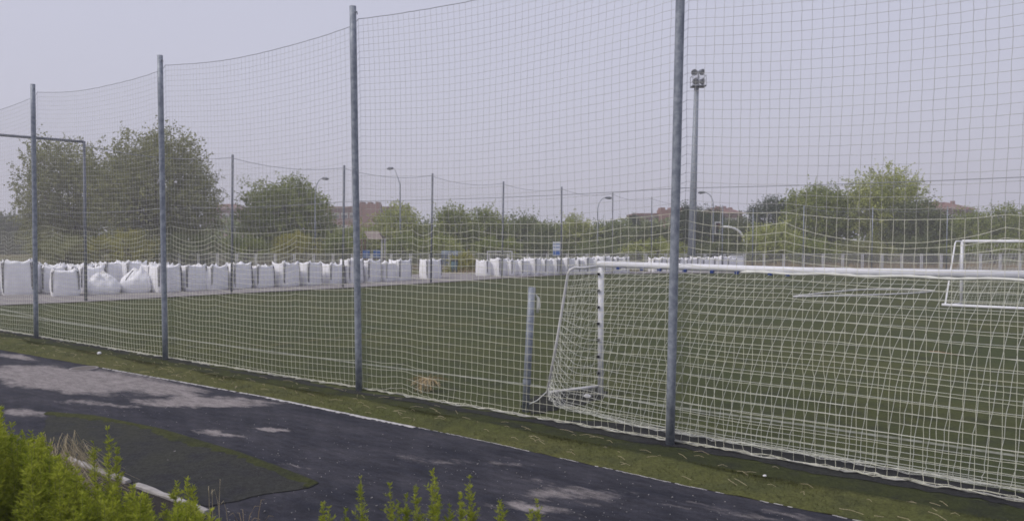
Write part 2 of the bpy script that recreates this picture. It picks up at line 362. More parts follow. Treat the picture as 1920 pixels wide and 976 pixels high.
b = MB()
for i, p in enumerate(wp):
    q = a0.lerp(a1, i / N_) - FN * (.05 + .05 * math.sin(i * .47 + 2) * math.sin(i * .19) + rg.uniform(-.03, .03)); b.v += [(q.x, q.y, .008), (p.x, p.y, .008)]
    if i: b.f.append((2 * i - 2, 2 * i, 2 * i + 1, 2 * i - 1))
tag(b.build('worn_strip', M['rubber']), kind='structure')
wpp = [gnd(x, y) for x, y in ((975, 762), (1000, 745), (1030, 736), (1080, 729), (1122, 724), (1140, 735), (1128, 748), (1090, 758), (1050, 766), (1000, 777))]
wpp = resample(wpp + [wpp[0]], 60)[:-1]; wpp = [p + Vector((rg.uniform(-.05, .05), rg.uniform(-.06, .06), 0)) for p in wpp]
sheet('worn_patch', [(p.x, p.y) for p in wpp][::-1], .010, M['rubber'])
# raised overlapping turf strip with a wavy lifted edge
rng = random.Random(3)
A_ = resample(LAP, 260); B_ = resample(TE, 260); b = MB()
for i, (p, q) in enumerate(zip(A_, B_)):
    wv = 0.03 * math.sin(i * 0.21) + 0.02 * math.sin(i * 0.57 + 1) + rng.uniform(-.012, .012)
    p2 = p - FN * wv; q2 = q - FN * rng.uniform(-.02, .02)
    h = 0.045 + 0.015 * math.sin(i * .33)
    m1 = p2.lerp(q2, 0.10); m2 = p2.lerp(q2, 0.55); m3 = p2.lerp(q2, .92)
    for v, z in ((p2, 0.0), (p2, h), (m1, h * 0.8), (m2, 0.022), (m3, 0.014), (q2, 0.0)): b.v.append((v.x, v.y, z))
    if i:
        for k in range(5): b.f.append(((i - 1) * 6 + k, (i - 1) * 6 + k + 1, i * 6 + k + 1, i * 6 + k))
tag(b.build('turf_strip', M['turf_strip'], smooth=True), kind='structure')
# short fibres fringing the lifted edge and the strip
def blades(name, pts_fn, n, h0, h1, wd, mat, seed):
    g = np.random.default_rng(seed); P = np.array([pts_fn(g) for _ in range(n)])
    a = g.uniform(0, 2 * np.pi, n); hh = g.uniform(h0, h1, n); d = np.stack([np.cos(a), np.sin(a), np.zeros(n)], 1)
    lean = np.stack([g.normal(0, .5, n), g.normal(0, .5, n), np.ones(n)], 1) * hh[:, None]
    V = np.stack([P - d * wd, P + d * wd, P + lean], 1).reshape(-1, 3); Fc = np.arange(3 * n).reshape(-1, 3)
    o = link_mesh(name, np_mesh(name, V, Fc, mat)); tag(o, kind='stuff'); return o
def edge_pt(g):
    i = g.integers(40, 255); f_ = g.random(); p = A_[i].lerp(A_[min(i + 1, 259)], f_) - FN * (g.exponential(.06) - .04); p = p if g.random() < .86 else A_[i].lerp(B_[i], g.random()); return (p.x, p.y, 0.022)
o = blades('turf_fibres', edge_pt, 40000, .012, .042, .003, M['turf_strip'], 5)
tag(o, 'short green plastic fibres fringing the lifted turf edge', 'turf fibres')
# painted broken white edge along the track
b = MB(); rng = random.Random(8); E = resample(TE, 700)
for i in range(1, 700):
    p, q = E[i - 1], E[i]
    px = 960 + F * p.x / max(p.y, .1)
    if px < 190 or p.y < 4: continue
    wd = 0.075 if 500 < px < 780 else (0.045 if px < 500 else 0.017)
    if px < 480 and rng.random() < .12: continue
    if px > 780 and math.sin(i * .35) + math.sin(i * .113) + rng.uniform(-1, 1) < (-.9 if px < 1150 else -.1): continue
    o1 = -0.01 + rng.uniform(-.008, .008); o2 = o1 - wd * rng.uniform(.55, 1.1)
    b.add([(p + FN * o1).to_tuple()[:2] + (0.002,), (q + FN * o1).to_tuple()[:2] + (0.002,), (q + FN * o2).to_tuple()[:2] + (0.002,), (p + FN * o2).to_tuple()[:2] + (0.002,)], [(0, 1, 2, 3)])
tag(b.build('track_edge_line', M['edge_white']), kind='structure')

# pitch markings
def marking(name, pts, wd, mat, z=0.004):
    b = MB(); pts = [Vector((p[0], p[1], 0)) for p in pts]
    for i, p in enumerate(pts):
        t = (pts[min(i + 1, len(pts) - 1)] - pts[max(i - 1, 0)]).normalized(); n = Vector((-t.y, t.x, 0)) * wd / 2
        b.v += [(*(p + n).xy, z), (*(p - n).xy, z)]
        if i: b.f.append((2 * i - 2, 2 * i - 1, 2 * i + 1, 2 * i))
    tag(b.build(name, mat), kind='structure')
GL = [gnd(x, y) for x, y in ((0, 588), (289, 629), (480, 655), (673, 681), (985, 720), (1126, 741), (1266, 763), (1527, 799), (1920, 856))]
marking('goal_line', [GL[0] * 2 - GL[1]] + GL + [GL[-1] * 2 - GL[-2]], 0.11, M['line_white'])
marking('pitch_line', [gnd(x, y) for x, y in ((-60, 566), (90, 598), (240, 620))], 0.10, M['line_white'])
marking('pitch_line', [gnd(x, y) for x, y in ((480, 650), (673, 628), (920, 600), (1060, 584))], 0.10, M['line_yellow'])
marking('pitch_line', [gnd(x, y) for x, y in ((330, 577), (620, 556), (900, 541), (1060, 533))], 0.10, M['line_yellow'])
marking('pitch_line', [gnd(x, y) for x, y in ((640, 585), (900, 574), (1060, 568))], 0.10, M['line_yellow'])
c0, c1 = gnd(1488, 558), gnd(1752, 547); dd = c1 - c0; nn = Vector((-dd.y, dd.x, 0)).normalized()
if nn.y < 0: nn = -nn
fr = empty('lying_frame', c0.to_tuple()); tag(fr, 'white tube frame lying flat on the pitch left of the training goal', 'frame')
b = MB(); b.tube([gnd(x, y) - c0 + Vector((0, 0, .05)) for x, y in ((1488, 558), (1560, 556.5), (1640, 554.5), (1700, 552), (1735, 549.5), (1752, 547))], .032, 8); b.build('straight_tube', M['white_old'], fr, smooth=True)
b = MB(); b.tube([gnd(x, y) - c0 + Vector((0, 0, .06)) for x, y in ((1488, 558), (1520, 554), (1560, 549.5), (1600, 546), (1640, 544), (1680, 543.6), (1720, 545), (1752, 547))], .032, 8); b.build('bent_tube', M['white_old'], fr, smooth=True)

# path beside the far posts, under the bags
pth = [p + Vector((0.25, -0.3, 0)) for p in FARB]
back = [p + Vector((-5.5, 4.5, 0)) for p in FARB[:6]] + [p + Vector((0, 3.0, 0)) for p in FARB[6:]]
sheet('path', [(-30, 21), (-21, 25)] + [(p.x, p.y) for p in pth] + [(60, 54.5), (60, 57)] + [(p.x, p.y) for p in reversed(back)] + [(-30, 31), (-36, 27)], 0.03, M['path'])
# near bank (the photographer's side) and dark dirt beside the kerb
b = MB(); nx, ny = 40, 30
for j in range(ny + 1):
    for i in range(nx + 1):
        x = -14 + 28 * i / nx; y = -10 + 15.6 * j / ny; s = min(1, max(0, (5.6 - y) / 5.0)); z = 0.0 + 0.85 * s * s * (3 - 2 * s)
        b.v.append((x, y, z + 0.002 + 0.02 * math.sin(x * 3 + y * 2) * s))
for j in range(ny):
    for i in range(nx): b.f.append((j * (nx + 1) + i, j * (nx + 1) + i + 1, (j + 1) * (nx + 1) + i + 1, (j + 1) * (nx + 1) + i))
tag(b.build('bank', M['dirt'], smooth=True), kind='structure')
KB = [gnd(x, y) for x, y in ((70, 838), (130, 864), (190, 886), (240, 906), (260, 912), (320, 935), (388, 966))]
sheet('dirt_verge', [(p.x, p.y) for p in KB] + [(-1.6, 5.55), (-8, 5.55), (-8, 9.0)], 0.001, M['dirt'])
# turf scrap lying on the track
rng = random.Random(2)
outl = [(95, 772), (175, 778), (300, 803), (450, 848), (520, 874), (598, 904), (575, 914), (520, 922), (455, 935), (395, 950), (330, 934), (262, 908), (200, 884), (130, 858), (70, 830)]
pp = [gnd(x, y) for x, y in outl]; pp = resample(pp + [pp[0]], 90)[:-1]
pp = [p + Vector((rng.uniform(-.02, .02), rng.uniform(-.02, .02), 0)) for p in pp]
b = MB(); b.prism([(p.x, p.y) for p in pp][::-1], 0.0, 0.004)
o = b.build('turf_scrap', M['turf_scrap']); far_ = resample([gnd(x, y) for x, y in outl[:7]], 70); b = MB()
for i, p in enumerate(far_):
    t_ = (far_[min(i + 1, 69)] - far_[max(i - 1, 0)]).normalized(); n_ = Vector((t_.y, -t_.x, 0)); wd = (.15 + .04 * math.sin(i * .22) + rng.uniform(-.05, .05)) * (1 - .6 * (i / 69) ** 6); b.v += [(*(p + n_ * rng.uniform(-.012, .0)).xy, .006), (*(p + n_ * wd * .5).xy, .018), (*(p + n_ * wd).xy, .005)]
    if i: b.f += [(3 * i - 3, 3 * i - 2, 3 * i + 1, 3 * i), (3 * i - 2, 3 * i - 1, 3 * i + 2, 3 * i + 1)]
b.build('grassy_edge', M['scrap_edge'], o, smooth=True); tag(o, 'torn mossy green turf sheet lying on the dark track by the kerb', 'turf sheet')

# ------------------------------------------------------------------ cords
def cords(lines, r, nrm, sides=3):
    """lines: array (L,N,3); nrm: (3,) ; returns V,F"""
    P = np.asarray(lines, dtype=np.float64); L, N, _ = P.shape
    T = np.empty_like(P); T[:, 1:-1] = P[:, 2:] - P[:, :-2]; T[:, 0] = P[:, 1] - P[:, 0]; T[:, -1] = P[:, -1] - P[:, -2]
    T /= np.maximum(np.linalg.norm(T, axis=2, keepdims=True), 1e-9)
    n = np.broadcast_to(np.asarray(nrm, dtype=np.float64), P.shape)
    a = np.cross(T, n); a /= np.maximum(np.linalg.norm(a, axis=2, keepdims=True), 1e-6); c = np.cross(a, T)
    ang = np.arange(sides) * 2 * np.pi / sides + np.pi / 2
    V = P[:, :, None, :] + r * (np.cos(ang)[None, None, :, None] * a[:, :, None, :] + np.sin(ang)[None, None, :, None] * c[:, :, None, :])
    V = V.reshape(-1, 3); idx = np.arange(L * N * sides).reshape(L, N, sides); nxt = np.roll(idx, -1, axis=2)
    Fc = np.stack([idx[:, :-1], nxt[:, :-1], nxt[:, 1:], idx[:, 1:]], -1).reshape(-1, 4)
    return V, Fc
def merge(parts):
    Vs, Fs, o = [], [], 0
    for V, Fc in parts: Vs.append(V); Fs.append(Fc + o); o += len(V)
    return np.concatenate(Vs), np.concatenate(Fs)
def vnoise(seed, n_h, sx, sz, u, z):
    g = np.random.default_rng(seed); r = 0
    for k in range(n_h):
        r = r + np.sin(u * g.uniform(.4, 1.6) * sx + z * g.uniform(-1.4, 1.4) * sz + g.uniform(0, 6.28)) / n_h
    return r

# ------------------------------------------------------------------ near ball-stop fence
seg = [(PB[i + 1] - PB[i]).length for i in range(5)]; cum = [0] + list(np.cumsum(seg)); LEN = cum[-1]
TOPH = [5.95, 5.99, 6.0, 6.02, 6.1, 6.0]
pole_top = {1: at(61.5, 158, PB[1].y), 2: at(300, 104, PB[2].y), 3: at(661.5, 12, PB[3].y)}
pole_top[4] = PB[4] + (at(1275.5, 0, PB[4].y) - PB[4]) * 1.0
k4 = 6.1 / pole_top[4].z; pole_top[4] = PB[4] + (pole_top[4] - PB[4]) * k4
pole_top[0] = PB[0] + Vector((0, 0, 5.95)); pole_top[5] = PB[5] + Vector((0.05, 0, 6.05))
fence = empty('ball_stop_fence', PB[2].to_tuple())
tag(fence, 'tall grey-post fence with white square netting, nearest the camera along the track', 'net fence')
def rel(p): return Vector(p) - PB[2]
RAD = 0.052
for i in range(6):
    b = MB(); pb, pt = PB[i], pole_top[i]
    b.tube([rel(pb + Vector((0, 0, -.05)))] + [rel(pb.lerp(pt, k / 8)) for k in range(1, 9)], RAD, 20)
    po = b.build('post', M['galv'], fence, smooth=False)
    for pl in po.data.polygons: pl.use_smooth = len(pl.vertices) == 4
    b = MB(); b.tube([rel(pt + Vector((0, 0, -.10))) + FD * .05, rel(pt + Vector((0, 0, -.10))) + FD * .09, rel(pt + Vector((0, 0, -.14))) + FD * .10], .01, 6)
    b.build('hook', M['galv_dark'], po)
def base_at(u):
    i = min(4, max(0, int(np.searchsorted(cum, u) - 1))); s = (u - cum[i]) / seg[i]
    return PB[i].lerp(PB[i + 1], s), pole_top[i].lerp(pole_top[i + 1], s), i, s
CELL = 0.105
U = np.arange(0, LEN, CELL); NU = len(U)
bx = np.array([base_at(u)[0].to_tuple() for u in U]); tx = np.array([base_at(u)[1].to_tuple() for u in U])
ss = np.array([base_at(u)[3] for u in U])
topz = tx[:, 2] - 0.12 - 0.17 * 4 * ss * (1 - ss) * .9 - .07 * ss
HZ = 6.25; ROWS = np.arange(0, HZ + .001, CELL); NZ = len(ROWS)
uu, zz = np.meshgrid(U, ROWS, indexing='ij')
g = np.random.default_rng(11)
hooks = [0.0]
while hooks[-1] < LEN: hooks.append(hooks[-1] + g.choice([.4, .75, 1.1, 1.6, 2.3]) * g.uniform(.85, 1.15))
hooks = np.array(hooks); hi = np.clip(np.searchsorted(hooks, U, side='right') - 1, 0, len(hooks) - 2)
hs = (U - hooks[hi]) / (hooks[hi + 1] - hooks[hi]); hl = hooks[hi + 1] - hooks[hi]
dec = (0.35 + .55 * g.random(len(hooks)))[hi][:, None]; amp = (0.07 + .24 * g.random(len(hooks)) ** 1.7)[hi] * np.clip(hl / 1.2, .5, 1.3); sag = amp * (4 * hs * (1 - hs)) ** .8
frac = zz / HZ
zz2 = (zz - (HZ - topz[:, None]) * frac ** 0.6)
MIDZ = 2.97
low = np.clip(MIDZ - zz, 0, None); up = np.clip(zz - MIDZ, 0, None)
sagf = np.where(zz < MIDZ, np.exp(-low / dec) * np.clip(low / .12, 0, 1), .25 * np.exp(-up / .22))
zz2 = zz2 - sag[:, None] * sagf
zz2 += .035 * vnoise(1, 8, 1.5, 1.2, uu, zz) * np.clip(zz / 1.0, 0, 1) * np.where(zz > MIDZ, .55, 1.3)
du = .045 * vnoise(2, 8, .9, 1.5, uu, zz) + .02 * vnoise(21, 6, 4, 3, uu, zz) * np.exp(-np.abs(zz - 2.75) / .5)
du += np.where(zz < 1.2, .03, .0) * vnoise(22, 6, 3, 2, uu, zz)
dn = .09 + .05 * vnoise(3, 6, .9, 1.3, uu, zz) * np.clip(zz / .5, 0, 1) + .03 * np.exp(-low) * (zz < MIDZ)
SLACK = .30
zz2 = zz2 - SLACK * np.exp(-zz / 1.1)
bot = zz2 < 0.055
zz2 = np.where(bot, .012 + .028 * g.random(zz.shape) + .012 * (zz / .3), zz2)
dn = np.where(zz < .45, dn + (g.random(zz.shape) - .45) * .09 * (1 - zz / .45), dn)
du = np.where(zz < .55, du + .06 * vnoise(4, 6, 7, 3, uu, zz) * (1 - zz / .55) + (g.random(zz.shape) - .5) * .05 * (1 - zz / .55), du)
du += (g.random(zz.shape) - .5) * .008; zz2 += (g.random(zz.shape) - .5) * .006
dirp = tx - bx; dirp /= dirp[:, 2:3]
P = bx[:, None, :] + dirp[:, None, :] * zz2[:, :, None] + np.array(FD)[None, None] * du[:, :, None] + np.array(FN)[None, None] * dn[:, :, None]
# bunched place round the dry plant: net pulled up
c = gnd(785, 735); uc = (Vector((c.x, c.y, 0)) - PB[0]).dot(FD)
bm = np.exp(-((uu - uc) / .30) ** 2) * np.exp(-zz / .5); P[:, :, 2] += .16 * bm * (zz > .25)
P = P - np.array(PB[2])[None, None]
kz = int(MIDZ / CELL) + 1
V, Fc = merge([cords(P[:, kz - 1:], .0024, FN), cords(P.transpose(1, 0, 2)[kz:], .0024, FN)])
link_mesh('upper_net', np_mesh('upper_net', V, Fc, M['cord_grey']), fence)
V, Fc = merge([cords(P[:, :kz], .0025, FN), cords(P.transpose(1, 0, 2)[:kz], .0030, FN)])
link_mesh('lower_net', np_mesh('lower_net', V, Fc, M['cord']), fence)
# edge rope at the foot, top and middle cables
b = MB(); g2 = random.Random(4)
for q in range(2):
    b.tube([P[i, 0] * [1, 1, 0] + np.array([0, 0, .013 + g2.uniform(0, .018)]) + np.array(FN) * g2.uniform(-.02, .02) + np.array(FN) * (.02 * q) for i in range(NU)], .0085, 5)
b.build('edge_rope', M['rope'], fence, smooth=True)
b = MB(); b.tube([P[i, -1] + np.array([0, 0, .004]) for i in range(NU)], .0048, 6); b.build('top_cable', M['cable'], fence, smooth=True)
cz = [bx[i] + dirp[i] * (MIDZ - .03 * 4 * ss[i] * (1 - ss[i])) + np.array(FN) * .075 - np.array(PB[2]) for i in range(0, NU, 3)]
b = MB(); b.tube(cz, .0042, 6); b.build('middle_cable', M['cable'], fence, smooth=True)

# short leaning post beside the goal
p0, = [gnd(985, 771)]; p1 = at(997.5, 538, p0.y + .02)
t = empty('short_post', p0.to_tuple()); tag(t, 'short leaning grey steel post standing left of the near goal', 'post')
b = MB(); b.tube([Vector((0, 0, -.03)), (p1 - p0) * .5, p1 - p0], .050, 20); po = b.build('tube', M['galv'], t)
for pl in po.data.polygons: pl.use_smooth = len(pl.vertices) == 4
b = MB(); b.tube([(p1 - p0) * .24 + Vector((0, 0, -.03)), (p1 - p0) * .24 + Vector((0, 0, .03))], .057, 20); b.build('collar', M['galv'], t)
b = MB(); q = p1 - p0 + Vector((.055, 0, -.1)); b.tube([q, q + Vector((.03, 0, -.05)), q + Vector((.035, 0, -.16)), q + Vector((.02, 0, -.25))], [.008, .02, .03, .012], 8); b.build('tied_cord', M['cord_white'], t, smooth=True)
pr = at(1921, 822, 8.3); pg = Vector((pr.x + .02, 7.35, 0))
# right-hand twin, cut by the frame edge
pe = gnd(1932, 930); t = empty('short_post', pe.to_tuple()); tag(t, 'short grey steel post cut off by the right edge, behind the netting', 'post')
b = MB(); b.tube([(0, 0, -.03), (0, 0, .5), (-.02, 0, .88)], .045, 18); b.build('tube', M['galv'], t, smooth=True)

# ------------------------------------------------------------------ near goal
gp = gnd(1126, 741); GW = 6.0; GH = 2.0
gd = (gnd(1527, 799) - gnd(1126, 741)).normalized(); gb = Vector((gd.y, -gd.x, 0))
if gb.y > 0: gb = -gb                                     # towards the fence
goal = empty('football_goal', gp.to_tuple()); tag(goal, 'large white football goal right behind the netting fence, seen from its back', 'goal')
def gq(a, d, z): return gd * a + gb * d + Vector((0, 0, z))
for a in (0, GW):
    b = MB(); b.tube([gq(a, 0, 0), gq(a, 0, GH - .05)], .044, 20); po = b.build('post', M['white_paint'], goal)
    for pl in po.data.polygons: pl.use_smooth = len(pl.vertices) == 4
    if a == 0:
        for k in range(7):
            zc = .35 + k * .25; bb = MB(); bb.box(gq(a, .055, zc) + Vector((-.01, 0, 0)), (.04, .04, .035)); bb.build('net_clip', M['black'], po)
b = MB(); b.tube([gq(-.05, 0, GH), gq(GW * .5, 0, GH - .025), gq(GW + .05, 0, GH)], .046, 20); cb = b.build('crossbar', M['white_paint'], goal)
for pl in cb.data.polygons: pl.use_smooth = len(pl.vertices) == 4
def a_of(px):
    best = min((abs(960 + F * (gp + gd * (i * .01)).x / (gp + gd * (i * .01)).y - px), i * .01) for i in range(700)); return best[1]
for px_ in (1163, 1207, 1240, 1287, 1338, 1385, 1447, 1481):
    bb = MB(); a = a_of(px_); bb.box(gq(a, .045, GH - .055 - .025 * (1 - abs(a - 3) / 3)), (.05, .045, .035), rz=math.atan2(gd.y, gd.x)); bb.build('net_clip', M['blue_tape'], cb)
# side arms: run sideways from the post top and slope to the ground
rearg = gnd(1026, 739) - gp; reart = at(1068, 505, gp.y) - gp
for a, sgn in ((0, 1), (GW, 1)):
    off = gd * a
    r_ = rearg.copy(); rt = reart.copy()
    if a: rr = -2 * rearg.dot(gd); r_ = rearg - 2 * rearg.dot(gd) * gd * 1.0; rt = reart - 2 * Vector((reart.x, reart.y, 0)).dot(gd) * gd
    b = MB(); top = Vector((0, 0, GH - .03))
    pts = [top + off, top.lerp(rt, .55) + off, top.lerp(rt, .85) + off + Vector((0, 0, .02)), rt + off + Vector((0, 0, -.01)), rt.lerp(r_, .04) + off + (rt - top) * .03, rt.lerp(r_, .5) + off, r_ + off + Vector((0, 0, .02))]
    b.tube(pts, .021, 12); b.build('side_arm', M['white_old'], goal, smooth=True)
    b = MB(); b.tube([r_ + off + Vector((0, 0, .03)), off + Vector((0, 0, .15))], .022, 10); b.build('ground_bar', M['white_old'], goal, smooth=True)
b = MB(); b.tube([rearg + Vector((0, 0, .05)), rearg.lerp(p0 - gp, .5) + Vector((0, 0, .03)), p0 - gp + Vector((.04, 0, .10))], .007, 5); b.build('tie_rope', M['cord_white'], goal)
# goal net: one sheet from arm top and crossbar down to a loose ground line
gnr = np.random.default_rng(7)
ra, rdp = rearg.dot(gd), rearg.dot(gb); ta, tdp = reart.dot(gd), reart.dot(gb)
topc = [Vector((ta, tdp, reart.z)), Vector((-.04, .03, GH - .05))] + [Vector((a, .05, GH - .06 - .02 * math.sin(math.pi * a / GW))) for a in np.linspace(.3, GW + .1, 20)]
botc = [Vector((ra, rdp, .03)), Vector((ra + .28, rdp + .35, .02)), Vector((ra + .75, rdp + .75, .02)), Vector((.45, 1.25, .02)), Vector((1.0, 1.42, .02))] + [Vector((a - .22, 1.52, .02)) for a in np.linspace(1.8, GW + .1, 12)]
tl = (GW + .1) + abs(ta); NCg = int(tl / .112)
def res_t(pts, n, k0):
    return resample(pts, n)
T_ = resample(topc, NCg); B__ = resample(botc, NCg)
svals = np.concatenate([np.linspace(0, .86, 20), np.linspace(.885, 1.0, 8)]); NR = len(svals)
hx_ = np.interp(svals, [0, .1, .22, .34, .46, .58, .7, .8, .88, .94, 1], [0, .19, .39, .57, .71, .82, .89, .93, .95, .97, 1.0])
zx_ = np.interp(svals, [0, .1, .22, .34, .46, .58, .7, .8, .88, .94, 1], [1, .93, .82, .67, .50, .33, .18, .085, .035, .012, 0])
lin = 1 - svals
Q = np.zeros((NCg, NR, 3))
cc = np.arange(NCg) * .112; sgr, cgr = np.meshgrid(svals, cc)
w1 = vnoise(31, 8, 2.2, 2.0, cgr, sgr * 3); w2 = vnoise(32, 8, 1.6, 1.5, cgr, sgr * 2); w3 = vnoise(33, 8, 2.5, 2, cgr, sgr * 3)
for i in range(NCg):
    t_, b_ = T_[i], B__[i]; q = min(1, max(0, (b_.y - t_.y - .2) / 1.1))
    hh_ = hx_ * q + svals * (1 - q); zz_ = zx_ * q + lin * (1 - q)
    sn = np.sin(np.pi * svals)
    A_a = t_.x + (b_.x - t_.x) * hh_ + .07 * w3[i] * svals + (gnr.random(NR) - .5) * .02
    D_d = t_.y + (b_.y - t_.y) * hh_ + .10 * w1[i] * sn * q + (svals > .87) * (gnr.random(NR) - .5) * .06
    Z_z = b_.z + (t_.z - b_.z) * zz_ - .08 * sn * (.6 + .5 * w2[i]) * q
    Z_z = np.maximum(Z_z, .012 + .03 * gnr.random(NR) * q + .01)
    Q[i] = A_a[:, None] * np.array(gd) + D_d[:, None] * np.array(gb); Q[i, :, 2] = Z_z
parts = [cords(Q, .0027, gb), cords(Q.transpose(1, 0, 2), .0027, gb)]
ga = gnr
# side panels between post, arm and the back net
def side_panel(a0, edge_a, top_rt, bot_r):
    rows = 17; cols_ = 7; arr = np.zeros((cols_, rows, 3))
    for i in range(cols_):
        f_ = i / (cols_ - 1)
        for j in range(rows):
            h_ = j / (rows - 1)
            pA = Vector((0, 0, GH - .05)).lerp(Vector((0, 0, .03)), h_); pB = top_rt.lerp(bot_r, h_)
            p_ = pA.lerp(pB, f_) + gd * a0 + gb * (.22 * math.sin(math.pi * f_) * math.sin(math.pi * min(1, h_ * 1.1))) + Vector((0, 0, -.05 * math.sin(math.pi * f_) + .03 * math.sin(5 * f_ + 4 * h_)))
            p_.z = max(.012, p_.z); arr[i, j] = p_
    return arr
for a in (0, GW):
    r_, rt = (rearg, reart) if a == 0 else (rearg - 2 * rearg.dot(gd) * gd, reart - 2 * Vector((reart.x, reart.y, 0)).dot(gd) * gd)
    ar = side_panel(a, a, rt, r_ + Vector((0, 0, .03))); parts += [cords(ar, .0021, gb), cords(ar.transpose(1, 0, 2), .0021, gb)]
V, Fc = merge(parts); link_mesh('goal_net', np_mesh('goal_net', V, Fc, M['cord_white']), goal)

b = MB(); b.tube([gq(a, .055, GH - .062 - .008 * math.sin(a * 7.1)) for a in np.linspace(2.2, GW, 40)], [.012 + .010 * math.sin(k * 1.7) ** 2 for k in range(40)], 7); b.build('net_roll', M['cord_white'], goal, smooth=True)
# ------------------------------------------------------------------ second goal, out on the pitch
h0 = gnd(1802, 570); g2o = empty('football_goal', h0.to_tuple()); tag(g2o, 'smaller white training goal standing out on the pitch at the right edge', 'goal')
sz = at(1802, 452, h0.y).z; rb = gnd(1772, 574) - h0; rd = (gnd(1920, 581) - gnd(1772, 574)).normalized(); W2 = 3.6
rtop = at(1793, 451, h0.y) - h0; rtop.z = sz
for a in (0, W2):
    b = MB(); b.tube([rd * a, rd * a + Vector((0, 0, sz))], .05, 14); b.build('post', M['white_paint'], g2o, smooth=True)
    b = MB(); b.tube([rd * a + Vector((0, 0, sz)), rd * a + rtop, rd * a + rtop + Vector((-.04, 0, -.08)), rd * a + rb + Vector((0, 0, .05)), rd * a + rb + Vector((0, 0, .03))], .028, 10); b.build('side_arm', M['white_paint'], g2o, smooth=True)
    b = MB(); b.tube([rd * a + rb + Vector((0, 0, .03)), rd * a + Vector((0, 0, .03))], .03, 10); b.build('ground_bar', M['white_paint'], g2o, smooth=True)
b = MB(); b.tube([Vector((0, 0, sz)), rd * W2 + Vector((0, 0, sz))], .055, 14); b.build('crossbar', M['white_paint'], g2o, smooth=True)
b = MB(); b.tube([rb - rd * .1 + Vector((0, 0, .05)), rb + rd * (W2 + .1) + Vector((0, 0, .05))], .05, 12); b.build('back_bar', M['white_paint'], g2o, smooth=True)
arr = np.zeros((34, 20, 3))
for i in range(34):
    for j in range(20):
        f_, h_ = i / 33, j / 19; pA = Vector((0, 0, sz)) + rd * (W2 * f_); pB = rb + rd * (W2 * f_) + Vector((0, 0, .06))
        p_ = pA.lerp(pB, h_) + Vector((0, 0, -.25 * math.sin(math.pi * h_) * (.7 + .3 * math.sin(9 * f_)))) + rd * .05 * math.sin(4 * h_ + 8 * f_); p_.z = max(.03, p_.z); arr[i, j] = p_
V, Fc = merge([cords(arr, .003, (0, -1, 0)), cords(arr.transpose(1, 0, 2), .003, (0, -1, 0))]); link_mesh('goal_net', np_mesh('goal_net', V, Fc, M['cord_white']), g2o)

# ------------------------------------------------------------------ far net fence
ff = empty('ball_stop_fence', FARB[0].to_tuple()); tag(ff, 'distant net fence on slim grey posts running past the white bags round the pitch', 'net fence')
tops = []
for p, ty, in zip(FARB, FART):
    px = 960 + F * p.x / p.y; tp = at(px, ty, p.y); tops.append(tp.z)
for i, (p, tz) in enumerate(zip(FARB, tops)):
    b = MB(); lean = Vector((.10 if 0 < i < 5 else .03, 0, 0)); b.tube([p - FARB[0], p - FARB[0] + lean + Vector((0, 0, tz))], .052 if i < 6 else .034, 10); b.build('post', M['galv_dark'] if i < 8 else M['galv'], ff, smooth=True)
pl0 = at(-60, 248, 27.0) - FARB[0]; b = MB(); b.tube([pl0, Vector((.03, 0, tops[0] - .02))], .05, 8); b.build('top_bar', M['galv_dark'], ff, smooth=True)
b = MB(); cabl = []; NP = []
fcum = [0]
for i in range(1, len(FARB)): fcum.append(fcum[-1] + (FARB[i] - FARB[i - 1]).length)
UF = np.arange(0, fcum[-1], .16); rows = 34; arr = np.zeros((len(UF), rows, 3))
for k, u in enumerate(UF):
    i = min(len(FARB) - 2, max(0, int(np.searchsorted(fcum, u) - 1))); s = (u - fcum[i]) / (fcum[i + 1] - fcum[i])
    p = FARB[i].lerp(FARB[i + 1], s); tz = tops[i] * (1 - s) + tops[i + 1] * s - .12 - .25 * 4 * s * (1 - s)
    cabl.append(Vector((p.x, p.y, tz)) - FARB[0])
    for j in range(rows):
        h_ = j / (rows - 1); arr[k, j] = (p.x - FARB[0].x - .02, p.y - FARB[0].y + .06, .03 + h_ * (tz - .03) - .04 * abs(math.sin(u * 1.3)) * math.sin(math.pi * h_))
V, Fc = merge([cords(arr, .0022, (0, -1, 0)), cords(arr.transpose(1, 0, 2), .0022, (0, -1, 0))]); link_mesh('net', np_mesh('net', V, Fc, M['far_cord']), ff)
b.tube(cabl, .011, 5); b.build('top_cable', M['cable'], ff)

